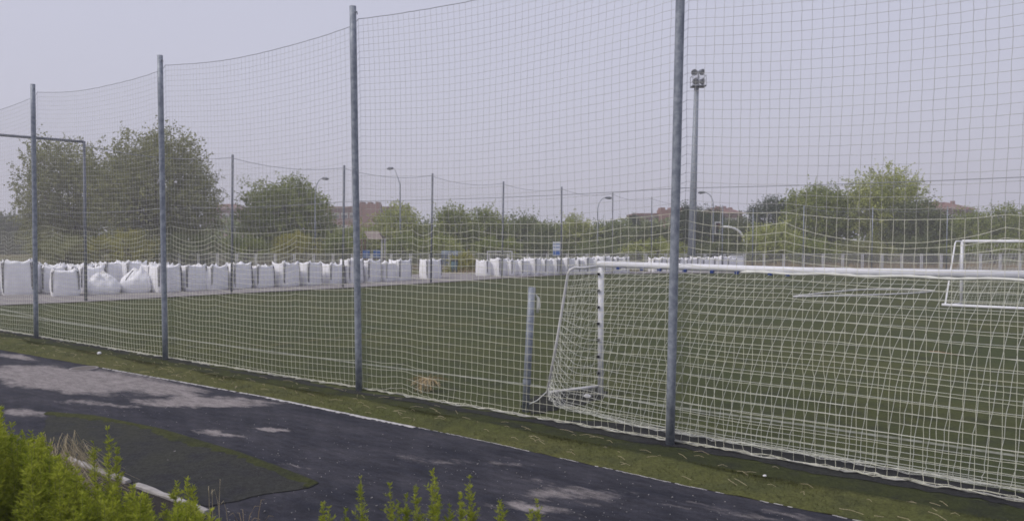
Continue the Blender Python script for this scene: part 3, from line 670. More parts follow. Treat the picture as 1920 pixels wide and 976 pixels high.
# ------------------------------------------------------------------ white bulk bags
def bag_meshes(seed, h=1.08, wdt=.98, ears=.16, slump=0.0):
    g = np.random.default_rng(seed); n = 48; rings = 15; V = []
    ph = g.uniform(0, 6.28, 6)
    for k in range(rings):
        f_ = k / (rings - 1)
        for i in range(n):
            t = 2 * math.pi * i / n; cx, cy = math.cos(t), math.sin(t); pw = 5.6 - 1.9 * math.sin(math.pi * f_)
            rr = 1 / (abs(cx) ** pw + abs(cy) ** pw) ** (1 / pw)
            bulge = 1 + .09 * math.sin(math.pi * min(1, f_ * 1.1)) - .02 * f_ ** 3 - (.03 if k == 0 else 0)
            wr = .012 * math.sin(9 * t + ph[0] + 3 * f_) * f_ + .010 * math.sin(17 * t + ph[1] - 5 * f_) * f_ ** 2 + .008 * math.sin(5 * t + 7 * f_ + ph[2])
            r = (wdt / 2) * (rr * bulge + wr); corner = max(0, rr - 1.12) / .1
            z = f_ * h + (f_ ** 5) * ears * min(1, corner) * (1 + .6 * math.sin(i * 1.7 + ph[3])) + f_ ** 3 * (.02 * math.sin(7 * t + ph[4]) + g.uniform(-.014, .014))
            V.append((r * cx, r * cy, max(0.0, z)))
    Fc = [(k * n + i, k * n + (i + 1) % n, (k + 1) * n + (i + 1) % n, (k + 1) * n + i) for k in range(rings - 1) for i in range(n)]
    last = (rings - 1) * n; nr = 4
    for q in range(1, nr + 1):
        fq = 1 - q / (nr + .3)
        for i in range(n):
            x, y, z = V[last + i]; zz_ = h + (z - h) * fq ** 2 - .10 * (1 - fq) ** .5 + .05 * math.sin(6 * fq * math.cos(2 * math.pi * i / n) + ph[5]) * (1 - fq) + .03 * math.sin(3 * i / n * 6.28 + ph[2]) * fq + .10 * math.exp(-(fq / .4) ** 2)
            V.append((x * fq, y * fq, zz_))
        o_ = last + q * n; p_ = last + (q - 1) * n
        Fc += [(p_ + i, p_ + (i + 1) % n, o_ + (i + 1) % n, o_ + i) for i in range(n)]
    V.append((0, 0, h - .02)); ci = len(V) - 1; o_ = last + nr * n
    me = bpy.data.meshes.new('bag_body'); me.from_pydata(V, [], Fc + [(o_ + i, o_ + (i + 1) % n, ci) for i in range(n)]); me.update(); me.materials.append(M['bag'])
    me.polygons.foreach_set('use_smooth', [True] * len(me.polygons))
    loops = []
    for q in range(4):
        t = math.pi / 4 + q * math.pi / 2; d = Vector((math.cos(t), math.sin(t), 0)); e = Vector((-d.y, d.x, 0)); R0 = wdt * .5 * 1.27
        l = MB(); a_ = g.uniform(-.05, .05); zt = h + ears
        for sg in (-1, 1):
            ps = [d * (R0 * 1.02) + e * .018 * sg + Vector((0, 0, h * g.uniform(.08, .3))), d * (R0 * 1.03) + e * .022 * sg + Vector((0, 0, h * .75)), d * (R0 * .99) + e * .035 * sg + Vector((0, 0, h * .97)), d * (R0 * (.86 + a_)) + e * .03 * sg + Vector((0, 0, zt * (1 + .03 * sg)))]
            l.tube(ps, [.012, .014, .017, .014], 5)
        loops.append(l.mesh('bag_loop', M['strap'], True))
    return me, loops
BAGV = [bag_meshes(s, h, wd, e) for s, h, wd, e in ((1, 1.10, .97, .08), (2, 1.06, .99, .11), (3, 1.13, .96, .07), (4, 1.08, .98, .09), (5, 1.03, 1.01, .10))]
BAGN = [0]
def bag(p, rz, label, group, var=None, sc=1.0, loops=True, zs=1.0):
    v = BAGN[0] % 5 if var is None else var; BAGN[0] += 1
    g = random.Random(BAGN[0]); t = empty('bulk_bag', (p.x, p.y, .03), rz + g.uniform(-.16, .16)); s = sc * g.uniform(.96, 1.04); t.scale = (s, s * g.uniform(.97, 1.03), s * zs * g.uniform(.93, 1.05))
    tag(t, label, 'bulk bag', group)
    link_mesh('body', BAGV[v][0], t)
    if loops:
        for l in BAGV[v][1]: link_mesh('lifting_loop', l, t)
    return t
ROWD = (FARB[4] - FARB[1]).normalized(); RZ = math.atan2(ROWD.y, ROWD.x) + .12; RN = Vector((-ROWD.y, ROWD.x, 0))
def bag_px(xl, xr, yb):
    p = gnd((xl + xr) / 2, yb); return Vector((p.x, p.y, 0)) + Vector((p.x, p.y, 0)).normalized() * .45
ords = ['first', 'second', 'third', 'fourth', 'fifth', 'sixth', 'seventh', 'eighth', 'ninth', 'tenth', 'eleventh', 'twelfth', 'thirteenth']
front = [(343, 379, 546), (381, 419, 544.5), (429, 466, 542), (472, 508, 540), (515, 556, 538), (560, 598, 535.5), (605, 642, 533), (646, 672, 531.5), (678, 708, 529.5), (711, 738, 528), (737, 762, 527)]
G1 = 'white bulk bags in the long left row'
for k, (a, b_, y) in enumerate(front):
    n = len(front) - 1 - k
    lab = 'full white bulk bag at the right end of the long left row' if n == 0 else 'full white bulk bag, %s from the right end of the long left row' % ords[n]
    bag(bag_px(a, b_, y), RZ, lab, G1)
bag(bag_px(283, 337, 548.5), RZ - .1, 'full white bulk bag behind the second tall post, right of the slumped bags', G1, sc=1.08)
bag(bag_px(8, 62, 554), RZ - .35, 'broad white bulk bag left of the leftmost tall post', G1, sc=1.15)
bag(bag_px(-42, 6, 554), RZ - .3, 'white bulk bag cut off by the left edge of the picture', G1, sc=1.1)
bag(bag_px(94, 152, 556), RZ - .55, 'low rounded white bulk bag just right of the leftmost tall post', G1, sc=1.06, var=4)
bag(bag_px(66, 100, 552) + Vector((0, .8, 0)), RZ - .4, 'white bulk bag half hidden behind the leftmost tall post', G1)
bag(bag_px(143, 178, 551) + Vector((0, .5, 0)), RZ - .3, 'white bulk bag half hidden behind the corner post with a top bar', G1)
bag(bag_px(172, 215, 545) + Vector((0, .9, 0)), RZ, 'full white bulk bag standing behind the flat slumped bag', G1, sc=1.08)
bag(bag_px(212, 252, 544) + Vector((0, .8, 0)), RZ, 'full white bulk bag standing behind and between the two slumped bags', G1, sc=1.08)
bag(bag_px(250, 286, 545) + Vector((0, 1.2, 0)), RZ, 'full white bulk bag standing behind the peaked slumped bag', G1)
base0 = bag_px(283, 337, 548.5)
for r in (1, 2, 3):
    for k in range(-8, 0):
        if r == 1 and k > -5: continue
        p = base0 + ROWD * (k * 1.12 + .3 * r) + RN * (1.5 + 1.25 * r) + Vector((0, 1.3, 0))
        bag(p, RZ - .2, 'white bulk bag in packed rows behind the left front bags, only its top showing', 'packed white bags at the left', loops=True)
bag(bag_px(782, 832, 523), RZ - .30, 'single white bulk bag standing alone in the gap between rows', 'lone bag', sc=1.12, var=2, zs=.82)
right = [(893, 925, 518), (926, 945, 518), (944, 967, 517.6), (965, 988, 517.2), (986, 1009, 516.6), (1007, 1030, 516), (1027, 1052, 515.4), (1052, 1072, 514.8), (1071, 1090, 514.4), (1089, 1106, 514), (1105, 1121, 513.6), (1120, 1135, 513.2), (1134, 1148, 512.8), (1147, 1160, 512.5), (1159, 1171, 512.2)]
for k, (a, b_, y) in enumerate(right):
    if k == 0: lab = 'white bulk bag at the left end of the row right of the lone bag'
    elif k < 9: lab = 'white bulk bag, %s from the left in the row right of the lone bag' % ords[k]
    else: lab = 'small white bulk bag seen through the top left of the near goal'
    bag(bag_px(a, b_, y), RZ + .1, lab, 'white bags in the middle row', zs=.91)
for k in range(13):
    p = at(1231 + 11.2 * k, 470, 53.6 + .12 * k); bag(Vector((p.x, p.y, 0)), .5, 'small white bulk bag in the far row just above the goal crossbar', 'white bags in the far row', sc=.96, zs=.86)
# two slumped bags
def slumped(name, px, seed, hh, peak, label):
    g = np.random.default_rng(seed); n = 36; rings = 16; V = []; ph = g.uniform(0, 6.28, 8)
    for k in range(rings):
        f_ = k / (rings - 1); r0 = .60 * (1 - max(0, f_ - .45) / .55 * (.72 if peak else .5)) ** (.8 if peak else .6) if f_ > .45 else .60 + .05 * math.sin(math.pi * f_ / .45)
        for i in range(n):
            t = 2 * math.pi * i / n; cx, cy = math.cos(t), math.sin(t); rr = 1 / (abs(cx) ** 4 + abs(cy) ** 4) ** .25
            wr = 1 + (.06 * math.sin(5 * t + ph[0] + 6 * f_) + .05 * math.sin(9 * t + ph[1] - 9 * f_)) * f_
            x = r0 * rr * wr * cx + (peak * .25 * max(0, f_ - .4) if peak else 0); y = r0 * rr * wr * cy
            lump = max(0, f_ - .4) / .6; z = hh * (min(1, f_ / .45) * .55 + lump * .42) + lump * (.13 * math.sin(2 * t + ph[2]) + .09 * math.sin(3 * t + ph[5]) + .06 * math.sin(7 * t + ph[3] + 5 * f_) + g.uniform(-.02, .02)) + .02 * f_ * math.sin(6 * t + ph[4])
            V.append((x, y, max(0, z)))
    Fc = [(k * n + i, k * n + (i + 1) % n, (k + 1) * n + (i + 1) % n, (k + 1) * n + i) for k in range(rings - 1) for i in range(n)]
    me = bpy.data.meshes.new('bag_body'); me.from_pydata(V, [], Fc + [tuple((rings - 1) * n + i for i in range(n))]); me.update(); me.materials.append(M['bag']); me.polygons.foreach_set('use_smooth', [True] * len(me.polygons))
    p = bag_px(*px); t = empty('slumped_bag', (p.x, p.y, .03), RZ - .5); tag(t, label, 'bulk bag'); link_mesh('body', me, t)
    for q in range(2):
        l = MB(); s = 1 if q else -1; l.tube([Vector((.5 * s, -.52, hh * .28)), Vector((.42 * s, -.5, hh * .55)), Vector((.25 * s, -.3, hh * .82)), Vector((.1 * s, -.1, hh * 1.02))], .022, 6); l.build('lifting_loop', M['strap'], t, smooth=True)
slumped('c1', (166, 222, 552.5), 3, .74, 0, 'half empty slumped white bag, flat and crumpled, beside the corner post')
slumped('c2', (229, 281, 549.5), 9, .92, 1, 'half empty slumped white bag with a peaked top and drooping folds')

# ------------------------------------------------------------------ boundary railing
RL = [at(-40, 445, 50), at(300, 445, 58), at(700, 445, 57.5), at(1100, 445, 57), at(1950, 445, 57)]; RL = [Vector((p.x, p.y, 0)) for p in RL]
rail = empty('railing', RL[1].to_tuple()); tag(rail, 'low pale metal mesh railing with white posts along the far side of the pitch', 'railing')
RH = 1.18; gr = random.Random(6)
L_ = resample(RL[1:], 46)
br, bmesh_ = MB(), MB()
for i, p in enumerate(L_):
    q = p - RL[1]; b = MB()
    for s in (-.055, .055): b.box(q + Vector((s, 0, RH / 2 + .02)), (.065, .06, RH + .04))
    b.build('post', M['white_old'], rail)
    if i:
        q0 = L_[i - 1] - RL[1]
        for z in (.12, RH): br.bar(q0 + Vector((.1, 0, z)), q + Vector((-.1, 0, z)), .04, .04)
        for k in range(1, 24): bmesh_.bar((q0.lerp(q, k / 24)) + Vector((0, .012, .13)), (q0.lerp(q, k / 24)) + Vector((0, .012, RH - .01)), .012, .012)
        for k in range(1, 7): bmesh_.bar(q0 + Vector((.1, 0, .12 + k * .15)), q + Vector((-.1, 0, .12 + k * .15)), .010, .010)
br.build('rail', M['white_old'], rail); bmesh_.build('mesh_panel', nmat('grey_wire', (.33, .33, .35), .7), rail)
# white gate frame in the gap
gpz = at(914, 470, 55.5); gt = empty('gate', (gpz.x, gpz.y, 0)); tag(gt, 'pale metal gate frame standing behind the middle row of bags', 'gate')
wg = (960 - 914) / F * 55.5
b = MB()
for x in (0, wg): b.box((x, 0, .72), (.08, .06, 1.44))
b.box((wg / 2, 0, 1.40), (wg - .085, .055, .08)); b.box((wg / 2, 0, .25), (wg - .085, .055, .05)); b.build('frame', M['white_old'], gt)
b = MB()
for k in range(1, 12): b.box((wg * k / 12, .01, .82), (.018, .018, 1.06))
b.build('bars', M['white_old'], gt)

# ------------------------------------------------------------------ floodlight mast
Ym = 56.0; mb = at(1297.5, 445, Ym); mt_ = at(1306, 163, Ym); m0 = Vector((mb.x - .06, Ym, 0)); mast = empty('floodlight_mast', m0.to_tuple())
tag(mast, 'tall grey floodlight mast with four round lamps above the pitch', 'floodlight mast')
mt = mt_ - m0
b = MB(); b.tube([Vector((0, 0, 0)), mt * .5, mt], [.30, .235, .165], 18); b.build('pole', M['galv'], mast, smooth=True)
b = MB(); b.box((0, 0, .06), (.8, .8, .12)); b.build('base_plate', M['galv_dark'], mast)
top = mt
b = MB(); b.box(top + Vector((.12, 0, .03)), (1.0, .8, .08))
pf = b.build('platform', M['galv_dark'], mast)
b = MB()
for x in (-.36, .12, .60):
    for y in (-.38, .38): b.bar(top + Vector((x, y, .07)), top + Vector((x, y, .78)), .04, .04)
for y in (-.38, .38):
    for z in (.40, .76): b.bar(top + Vector((-.36, y, z)), top + Vector((.60, y, z)), .035, .035)
for x in (-.36, .60): b.bar(top + Vector((x, -.38, .76)), top + Vector((x, .38, .76)), .035, .035)
b.bar(top + Vector((.12, 0, .05)), top + Vector((.12, 0, 1.15)), .08, .08); b.bar(top + Vector((-.12, 0, 1.0)), top + Vector((.58, 0, 1.0)), .05, .05)
b.build('guard_rail', nmat('pale_steel', (.45, .46, .5), .5), pf)
lampg = nmat('lamp_glass', (.16, .17, .19), .25, spec=.6)
for (px, py, ang) in ((1302, 136, -.15), (1317, 135.5, .75), (1304, 152.5, -.1), (1317.5, 153, .75)):
    c = at(px, py, Ym - .35) - m0; d = Vector((math.sin(ang), -math.cos(ang), -.32)).normalized()
    b = MB(); b.tube([c - d * .30, c - d * .22, c - d * .05, c + d * .02], [.07, .14, .22, .235], 20); lb = b.build('lamp', M['galv_dark'], mast, smooth=True)
    b = MB(); b.tube([c + d * .021, c + d * .035], [.215, .20], 20); b.build('lamp_glass', lampg, lb)
    b = MB(); b.bar(c - d * .2, Vector((top.x + .12, 0, c.z - .05)) if abs(ang) > .5 else c - d * .2 + Vector((0, .3, -.2)), .03, .03); b.build('bracket', M['galv_dark'], lb)

# ------------------------------------------------------------------ street lamps
def lamp(base_px, Y, pole_top_y, arm, head_px, label, arc=True):
    p = at(base_px, 445, Y); o = empty('street_lamp', (p.x, Y, 0)); tag(o, label, 'street lamp', 'street lamps beyond the railing')
    zt = at(base_px, pole_top_y, Y).z; hp = at(head_px[0], head_px[1], Y) - Vector((p.x, Y, 0))
    pts = [(0, 0, 0), (0, 0, zt * .6), (0, 0, zt)]; rs = [.085, .065, .045]
    if arc:
        for k in range(1, 8):
            a = k / 7 * math.pi / 2; pts.append((hp.x * .8 * (1 - math.cos(a)), 0, zt + (hp.z - zt) * math.sin(a))); rs.append(.035)
    else: pts.append((hp.x * .5, 0, zt + (hp.z - zt) * .75)); rs.append(.02); pts.append((hp.x * .72, 0, hp.z)); rs.append(.02)
    b = MB(); b.tube(pts, rs, 8); b.build('pole', M['galv'], o, smooth=True)
    b = MB(); s = 1 if hp.x > 0 else -1
    b.tube([Vector((hp.x * .8, 0, hp.z)), Vector((hp.x * .9, 0, hp.z + .02)), Vector((hp.x * 1.0 + .25 * s, 0, hp.z)), Vector((hp.x + .45 * s, 0, hp.z - .02))], [.05, .10, .13, .04], 8); b.build('lamp_head', M['galv_dark'], o, smooth=True)
lamp(591, 66, 372, 1, (607, 335), 'curved street lamp left of the third tall post, beside the dome shaped tree')
lamp(750.5, 66, 345, -1, (735, 316), 'straight thin street lamp with a flat head pointing left', arc=False)
lamp(1120.5, 70, 396, 1, (1138, 371), 'curved street lamp left of the brick house with white walls')
lamp(1337, 70, 385, -1, (1318, 361), 'curved street lamp reaching left behind the floodlight mast')

# traffic signal on a white curved arm
p = at(1395, 445, 74); ts = empty('traffic_signal', (p.x, 74, 0)); tag(ts, 'white curved traffic signal arm with a dark signal head at its tip', 'traffic light')
zt = at(1395, 452, 74).z; hp = at(1356, 425, 74) - Vector((p.x, 74, 0))
pts = [(0, 0, 0), (0, 0, zt)] + [(hp.x * .9 * (1 - math.cos(k / 10 * math.pi / 2)), 0, zt + (hp.z - zt) * math.sin(k / 10 * math.pi / 2)) for k in range(1, 11)] + [(hp.x, 0, hp.z)]
b = MB(); b.tube(pts, .11, 10); b.build('mast_arm', M['white_paint'], ts, smooth=True)
c = at(1347, 427, 74) - Vector((p.x, 74, 0)); b = MB(); b.box(c, (.42, .3, .95)); hd = b.build('signal_head', M['black'], ts)
for k, nm in enumerate(((.30, .04, .03), (.25, .18, .03), (.03, .2, .08))):
    b = MB(); q = c + Vector((0, -.16, .28 - .28 * k)); b.tube([q, q + Vector((0, -.06, 0))], .10, 12); b.build('signal_lens', nmat('lens', tuple(x * .3 for x in nm), .3), hd)
b = MB(); b.box(c + Vector((0, .17, 0)), (.62, .03, 1.2)); b.build('backboard', M['white_old'], ts)

# sign board
p = at(1043.5, 478, 51.6); sg = empty('sign_board', (p.x, p.y, 0)); tag(sg, 'small blue and white information sign on a post behind the middle bags', 'sign')
zt, zb = at(1043, 453, 51.6).z, at(1043, 479, 51.6).z; wd = 14 / F * 51.6
b = MB(); b.box((0, .05, zt / 2), (.07, .06, zt - .02)); b.build('post', M['galv_dark'], sg)
b = MB(); b.box((0, 0, (zt + zb) / 2), (wd, .03, zt - zb)); pn = b.build('panel', nmat('sign_white', (.62, .64, .68), .5), sg)
for f0, f1, in ((.08, .22), (.34, .46), (.60, .95)):
    b = MB(); b.box((0, -.019, zt - (zt - zb) * (f0 + f1) / 2), (wd * .88, .006, (zt - zb) * (f1 - f0))); b.build('blue_band', M['sign_blue'] if f0 > .5 else nmat('sign_pale_blue', (.25, .32, .45), .5), pn)

# white cabinet
p = at(1381.5, 480, 55.6); cbn = empty('utility_cabinet', (p.x, p.y, 0)); tag(cbn, 'white box cabinet at the right end of the far row of bags', 'cabinet')
b = MB(); b.box((0, 0, .55), (.82, .6, 1.0)); b.build('body', M['white_paint'], cbn)
b = MB(); b.box((0, 0, 1.08), (.9, .68, .06)); b.build('lid', M['white_old'], cbn)
b = MB(); b.box((0, -.31, .55), (.7, .02, .85)); b.build('door', M['white_paint'], cbn)
b = MB(); b.box((0, 0, .025), (.86, .64, .05)); b.build('plinth', M['path'], cbn)

# play tower
Yp = 60.5; p = at(700, 445, Yp); pt_ = empty('play_tower', (p.x, Yp, 0)); tag(pt_, 'wooden play tower with a pitched beige roof and blue panels behind the third post', 'play tower')
px1 = .78
for x in (-px1, px1):
    for y in (-.7, .7): b = MB(); b.box((x, y, 1.15), (.11, .11, 2.3)); b.build('post', M['wood'] if x < 0 else M['white_old'], pt_)
b = MB(); b.box((0, 0, .75), (1.6, 1.4, .08)); b.build('deck', M['wood'], pt_)
zr = at(690, 433, Yp).z
for s in (-1, 1):
    b = MB(); b.add([(-.70, 0, zr), (.40, 0, zr), (.86, s * .95, 2.30), (-.24, s * .95, 2.30), (-.70, 0, zr - .07), (.40, 0, zr - .07), (.86, s * .95, 2.23), (-.24, s * .95, 2.23)], [(0, 1, 2, 3), (7, 6, 5, 4), (0, 4, 5, 1), (1, 5, 6, 2), (2, 6, 7, 3), (3, 7, 4, 0)]); b.build('roof_slope', M['play_roof'], pt_)
for x in (-.42, .40): b = MB(); b.box((x, -.74, 1.12), (.55, .05, .62)); b.build('panel', M['play_blue'], pt_)
b = MB(); b.box((-.86, 0, 1.1), (.04, 1.1, .5)); b.build('panel', M['play_red'], pt_)

# containers behind the railing
for px, ww, hh, dp, lab in ((838, .75, 1.25, 60, 'slate blue waste container left of its twin behind the railing'), (857, .75, 1.22, 60, 'slate blue waste container right of its twin behind the railing')):
    p = at(px, 445, dp); o = empty('waste_container', (p.x, dp, 0)); tag(o, lab, 'waste container', 'containers behind the railing')
    b = MB(); b.add([(-ww / 2, -.4, .08), (ww / 2, -.4, .08), (ww / 2, .4, .08), (-ww / 2, .4, .08), (-ww * .55, -.48, hh * .85), (ww * .55, -.48, hh * .85), (ww * .55, .48, hh * .85), (-ww * .55, .48, hh * .85)], [(3, 2, 1, 0), (4, 5, 6, 7), (0, 1, 5, 4), (1, 2, 6, 5), (2, 3, 7, 6), (3, 0, 4, 7)]); b.build('body', M['bin'], o)
    b = MB(); b.tube([(-ww * .57, .1, hh * .84), (ww * .57, .1, hh * .84)], .34, 14); b.build('lid', M['bin'], o, smooth=True)
    for x in (-.25, .25): b = MB(); b.tube([(x - .03, -.3, .08), (x + .03, -.3, .08)], .08, 10); b.build('wheel', M['black'], o)
p = at(852, 505, 52.5); o = empty('litter_bin', (p.x, p.y, 0)); tag(o, 'narrow teal litter bin in the gap right of the lone bag', 'bin')
b = MB(); b.tube([(0, 0, .05), (0, 0, .8)], [.20, .23], 14); b.build('body', nmat('teal_paint', (.06, .12, .15), .6), o, smooth=True); b = MB(); b.tube([(0, 0, .80), (0, 0, .86), (0, 0, .92)], [.25, .25, .12], 14); b.build('lid', M['black'], o, smooth=True)

# ------------------------------------------------------------------ buildings
def building(px0, px1, ytop, Y, dep, label, floors, cols, wallmat, roofmat=None, tower=None, band=None, hip=False, rz=0, chim=()):
    a, c = at(px0, ytop, Y), at(px1, ytop, Y); W = c.x - a.x; H = a.z; o = empty('apartment_building', ((a.x + c.x) / 2, Y, 0), rz); tag(o, label, 'building', 'brick buildings beyond the trees')
    wb = MB(); wb.box((0, dep / 2, H / 2), (W, dep, H)); wl = wb.build('wall', wallmat, o)
    fh = 3.0
    if not hip: b = MB(); b.box((0, dep / 2 - .2, H + .25), (W + 1.2, dep + 1.2, .5)); rf = b.build('roof', roofmat or M['roof'], o)
    else:
        b = MB(); e = .9; hz = H + hip; b.add([(-W / 2 - e, -e, H + .004), (W / 2 + e, -e, H + .004), (W / 2 + e, dep + e, H + .004), (-W / 2 - e, dep + e, H + .004), (-W * .22, dep / 2, hz), (W * .22, dep / 2, hz)], [(0, 1, 5, 4), (1, 2, 5), (2, 3, 4, 5), (3, 0, 4), (3, 2, 1, 0)]); rf = b.build('roof', roofmat or M['roof'], o)
    for fx, w_, h_ in chim: b = MB(); b.box((fx * W, dep * .4, H + (hip or .5) * .6 + h_ / 2), (w_, w_, h_)); b.build('chimney', M['brick'], rf)
    if tower:
        fx, tw, th = tower; b = MB(); b.box((fx * W, -.3, (H + th) / 2), (tw, 4, H + th)); tb = b.build('stair_tower', wallmat, o)
        b = MB()
        for s in (-1, 0, 1): b.box((fx * W + s * tw * .38, -.3, H + th + .25), (tw * .16, 3.6, .5))
        b.build('parapet', wallmat, tb)
    if band: b = MB(); b.box((0, -.06, H - band[0]), (W - .1, .1, band[1])); b.build('balcony_band', M['render_white'], o)
    for f_ in range(floors):
        for k in range(cols):
            x = -W / 2 + W * (k + .5) / cols; z = H - 1.7 - f_ * fh
            if tower and abs(x - tower[0] * W) < tower[1] * .6: continue
            if z < 1: continue
            b = MB(); b.box((x, -.05, z), (1.7, .12, 1.4)); wn = b.build('window', M['shutter'], o)
            b = MB(); b.box((x, -.13, z - .25), (1.4, .05, .75)); b.build('pane', M['glass'], wn)
    return o
building(606, 750, 391, 190, 14, 'long red-brown brick block with a stair tower left of the second street lamp', 4, 9, M['brick'], tower=(.12, 5.0, 1.1))
building(384, 446, 392, 200, 12, 'brown brick block peeking out between the big tree and the dome shaped tree', 3, 4, M['brick'], hip=1.6)
building(1196, 1275, 404, 170, 12, 'brick house with white walls left of the fourth tall post', 3, 5, M['brick'], band=(4.2, 2.4), tower=(.28, 5.5, 1.2), chim=((.42, .8, .9),))
building(1330, 1392, 400, 175, 11, 'brick house roof showing right of the floodlight mast above dark trees', 2, 4, M['brick'], hip=1.5, chim=((-.1, .8, .9), (.1, .8, .9), (.3, .8, .6)))
building(1742, 1826, 393, 170, 12, 'brick house with a stepped roof and chimneys above the right hand trees', 2, 5, M['brick'], hip=1.9, chim=((-.08, .8, .9), (.05, .8, .7), (.3, .7, 1.0)))

# ------------------------------------------------------------------ trees
def leaf_mesh(name, C, Dr, ln, wd, mat, g):
    n = len(C); Dr = Dr / np.maximum(np.linalg.norm(Dr, axis=1, keepdims=True), 1e-6)
    rnd = g.normal(size=(n, 3)); sd_ = np.cross(Dr, rnd); sd_ /= np.maximum(np.linalg.norm(sd_, axis=1, keepdims=True), 1e-6)
    L = (ln * g.uniform(.6, 1.3, n))[:, None]; W = (wd * 1.2 * g.uniform(.6, 1.3, n))[:, None]
    V = np.stack([C, C + Dr * L * .5 + sd_ * W * .5, C + Dr * L, C + Dr * L * .5 - sd_ * W * .5], 1).reshape(-1, 3)
    return np_mesh(name, V, np.arange(4 * n).reshape(-1, 4), mat)
def crown(g, cz, rx, ry, rz, ncl, ntw, nlf, twl, ln, wd, mat, up=.35, cone=False, hollow=.55, droop=0):
    d = g.normal(size=(ncl, 3)); d /= np.linalg.norm(d, axis=1, keepdims=True); rad = g.uniform(hollow ** 2, 1, ncl) ** .5
    lob = 1 + .07 * np.sin(3 * np.arctan2(d[:, 1], d[:, 0]) + g.uniform(0, 6)) + .06 * np.sin(5 * d[:, 2] + 2 * d[:, 0] * 3 + g.uniform(0, 6))
    cl = d * (rad * lob * g.uniform(.9, 1.02, ncl))[:, None] * np.array([rx, ry, rz])
    if cone:
        f_ = g.uniform(0, 1, ncl) ** .8; a = g.uniform(0, 6.28, ncl); r = rx * (1 - f_) * g.uniform(.5, 1.05, ncl) + .1
        cl = np.stack([r * np.cos(a), r * np.sin(a), (f_ * 2 - 1) * rz], 1); d = np.stack([np.cos(a), np.sin(a), np.full(ncl, .1)], 1)
    C0 = np.repeat(cl, ntw, 0); D0 = np.repeat(d, ntw, 0) * .9 + g.normal(size=(ncl * ntw, 3)) * .65 + np.array([0, 0, up])
    D0 /= np.linalg.norm(D0, axis=1, keepdims=True); C0 = C0 + g.normal(size=C0.shape) * twl * .35
    Lt = twl * g.uniform(.5, 1.3, len(C0))
    s = g.uniform(.0, 1, (len(C0), nlf)); P_ = C0[:, None] + D0[:, None] * (s * Lt[:, None])[..., None]; P_[..., 2] -= droop * s ** 2 * Lt[:, None]
    P_ = P_.reshape(-1, 3) + g.normal(size=(len(C0) * nlf, 3)) * .05; DD = np.repeat(D0, nlf, 0) * .7 + g.normal(size=P_.shape) * .7; DD[:, 2] -= droop * .6
    P_[:, 2] += cz; P_[:, 2] = np.maximum(P_[:, 2], .12)
    return leaf_mesh('crown', P_, DD, ln, wd, mat, g), cl + np.array([0, 0, cz])
def tree(name, px0, px1, ytop, Y, label, mat, seed, cat='tree', zb=1.2, ncl=90, ntw=9, nlf=9, twl=.9, ln=.26, wd=.12, up=.35, cone=False, group=None, trunk=True, hollow=.36, droop=0, depth=.85):
    g = np.random.default_rng(seed); a, c = at(px0, ytop, Y), at(px1, ytop, Y); rx = (c.x - a.x) / 2; H = a.z; rz = max(.3, (H - zb) / 2); cz = zb + rz
    o = empty(name, ((a.x + c.x) / 2, Y, 0)); tag(o, label, cat, group)
    me, cl = crown(g, cz, rx * .95, rx * depth, rz * .98, int(ncl * 1.9), ntw, int(nlf * 1.35), twl, ln * .72, wd * .85, mat, up, cone, hollow, droop)
    link_mesh('crown', me, o)
    if trunk:
        b = MB(); r0 = .055 * rx + .10; top = cz + rz * (.75 if cone else .25)
        b.tube([(0, 0, -.03), (.02, 0, zb * .5), (.05 * rx, .02, zb), (.02, .05, (zb + top) / 2), (0, 0, top)], [r0 * 1.3, r0, r0 * .85, r0 * .55, r0 * .18], 9)
        if not cone:
            for k in g.choice(len(cl), min(14, len(cl)), replace=False):
                e = Vector(cl[k]); s0 = Vector((.02, .02, zb + (top - zb) * g.uniform(0, .6))); mid = s0.lerp(e, .5) + Vector((0, 0, .12 * (e - s0).length))
                b.tube([s0, mid, e], [r0 * .38, r0 * .22, .02], 6)
        b.build('trunk', M['bark'], o, smooth=True)
    return o
tree('elm_tree', 165, 412, 252, 64, 'largest grey-green tree, behind the second tall post at the left', M['leaf_grey'], 1, zb=.9, ncl=230, ntw=11, nlf=10, twl=1.25, ln=.30, wd=.12, up=.5)
tree('elm_tree', 46, 205, 268, 66, 'grey-green spreading tree behind the leftmost tall post', M['leaf_grey'], 2, zb=.8, ncl=140, ntw=11, nlf=10, twl=1.2, ln=.30, wd=.12, up=.5)
tree('dome_tree', 446, 622, 338, 69, 'dome shaped dark green tree left of the third tall post', M['leaf_mid'], 3, zb=.8, ncl=210, hollow=.25, ntw=10, nlf=10, twl=.8, ln=.24, wd=.11, up=.35)
tree('bushy_tree', 686, 794, 392, 76, 'rounded light green tree behind the second street lamp', M['leaf_light'], 4, zb=.6, ncl=100)
tree('bushy_tree', 615, 705, 434, 80, 'low dark green tree in front of the long brick block', M['leaf_mid'], 41, zb=.5, ncl=70)
tree('bushy_tree', 812, 890, 393, 72, 'pointed mid green tree right of the lone bag with a spiky top', M['leaf_mid'], 5, zb=.5, ncl=70, up=.8)
tree('bushy_tree', 872, 950, 402, 76, 'feathery mid green tree behind the pale gate frame', M['leaf_mid'], 6, zb=.5, ncl=70, up=.7)
tree('bushy_tree', 942, 1052, 408, 80, 'wide low green tree behind the blue and white sign', M['leaf_blue'], 7, zb=.5, ncl=80)
tree('bushy_tree', 1040, 1120, 416, 84, 'low pale green tree left of the third curved street lamp', M['leaf_light'], 8, zb=.5, ncl=70)
tree('bushy_tree', 1095, 1200, 421, 86, 'low hazy green tree below the third curved street lamp', M['leaf_blue'], 9, zb=.5, ncl=80)
tree('bushy_tree', 1180, 1262, 428, 78, 'low olive tree in front of the brick house with white walls', M['leaf_olive'], 10, zb=.4, ncl=60)
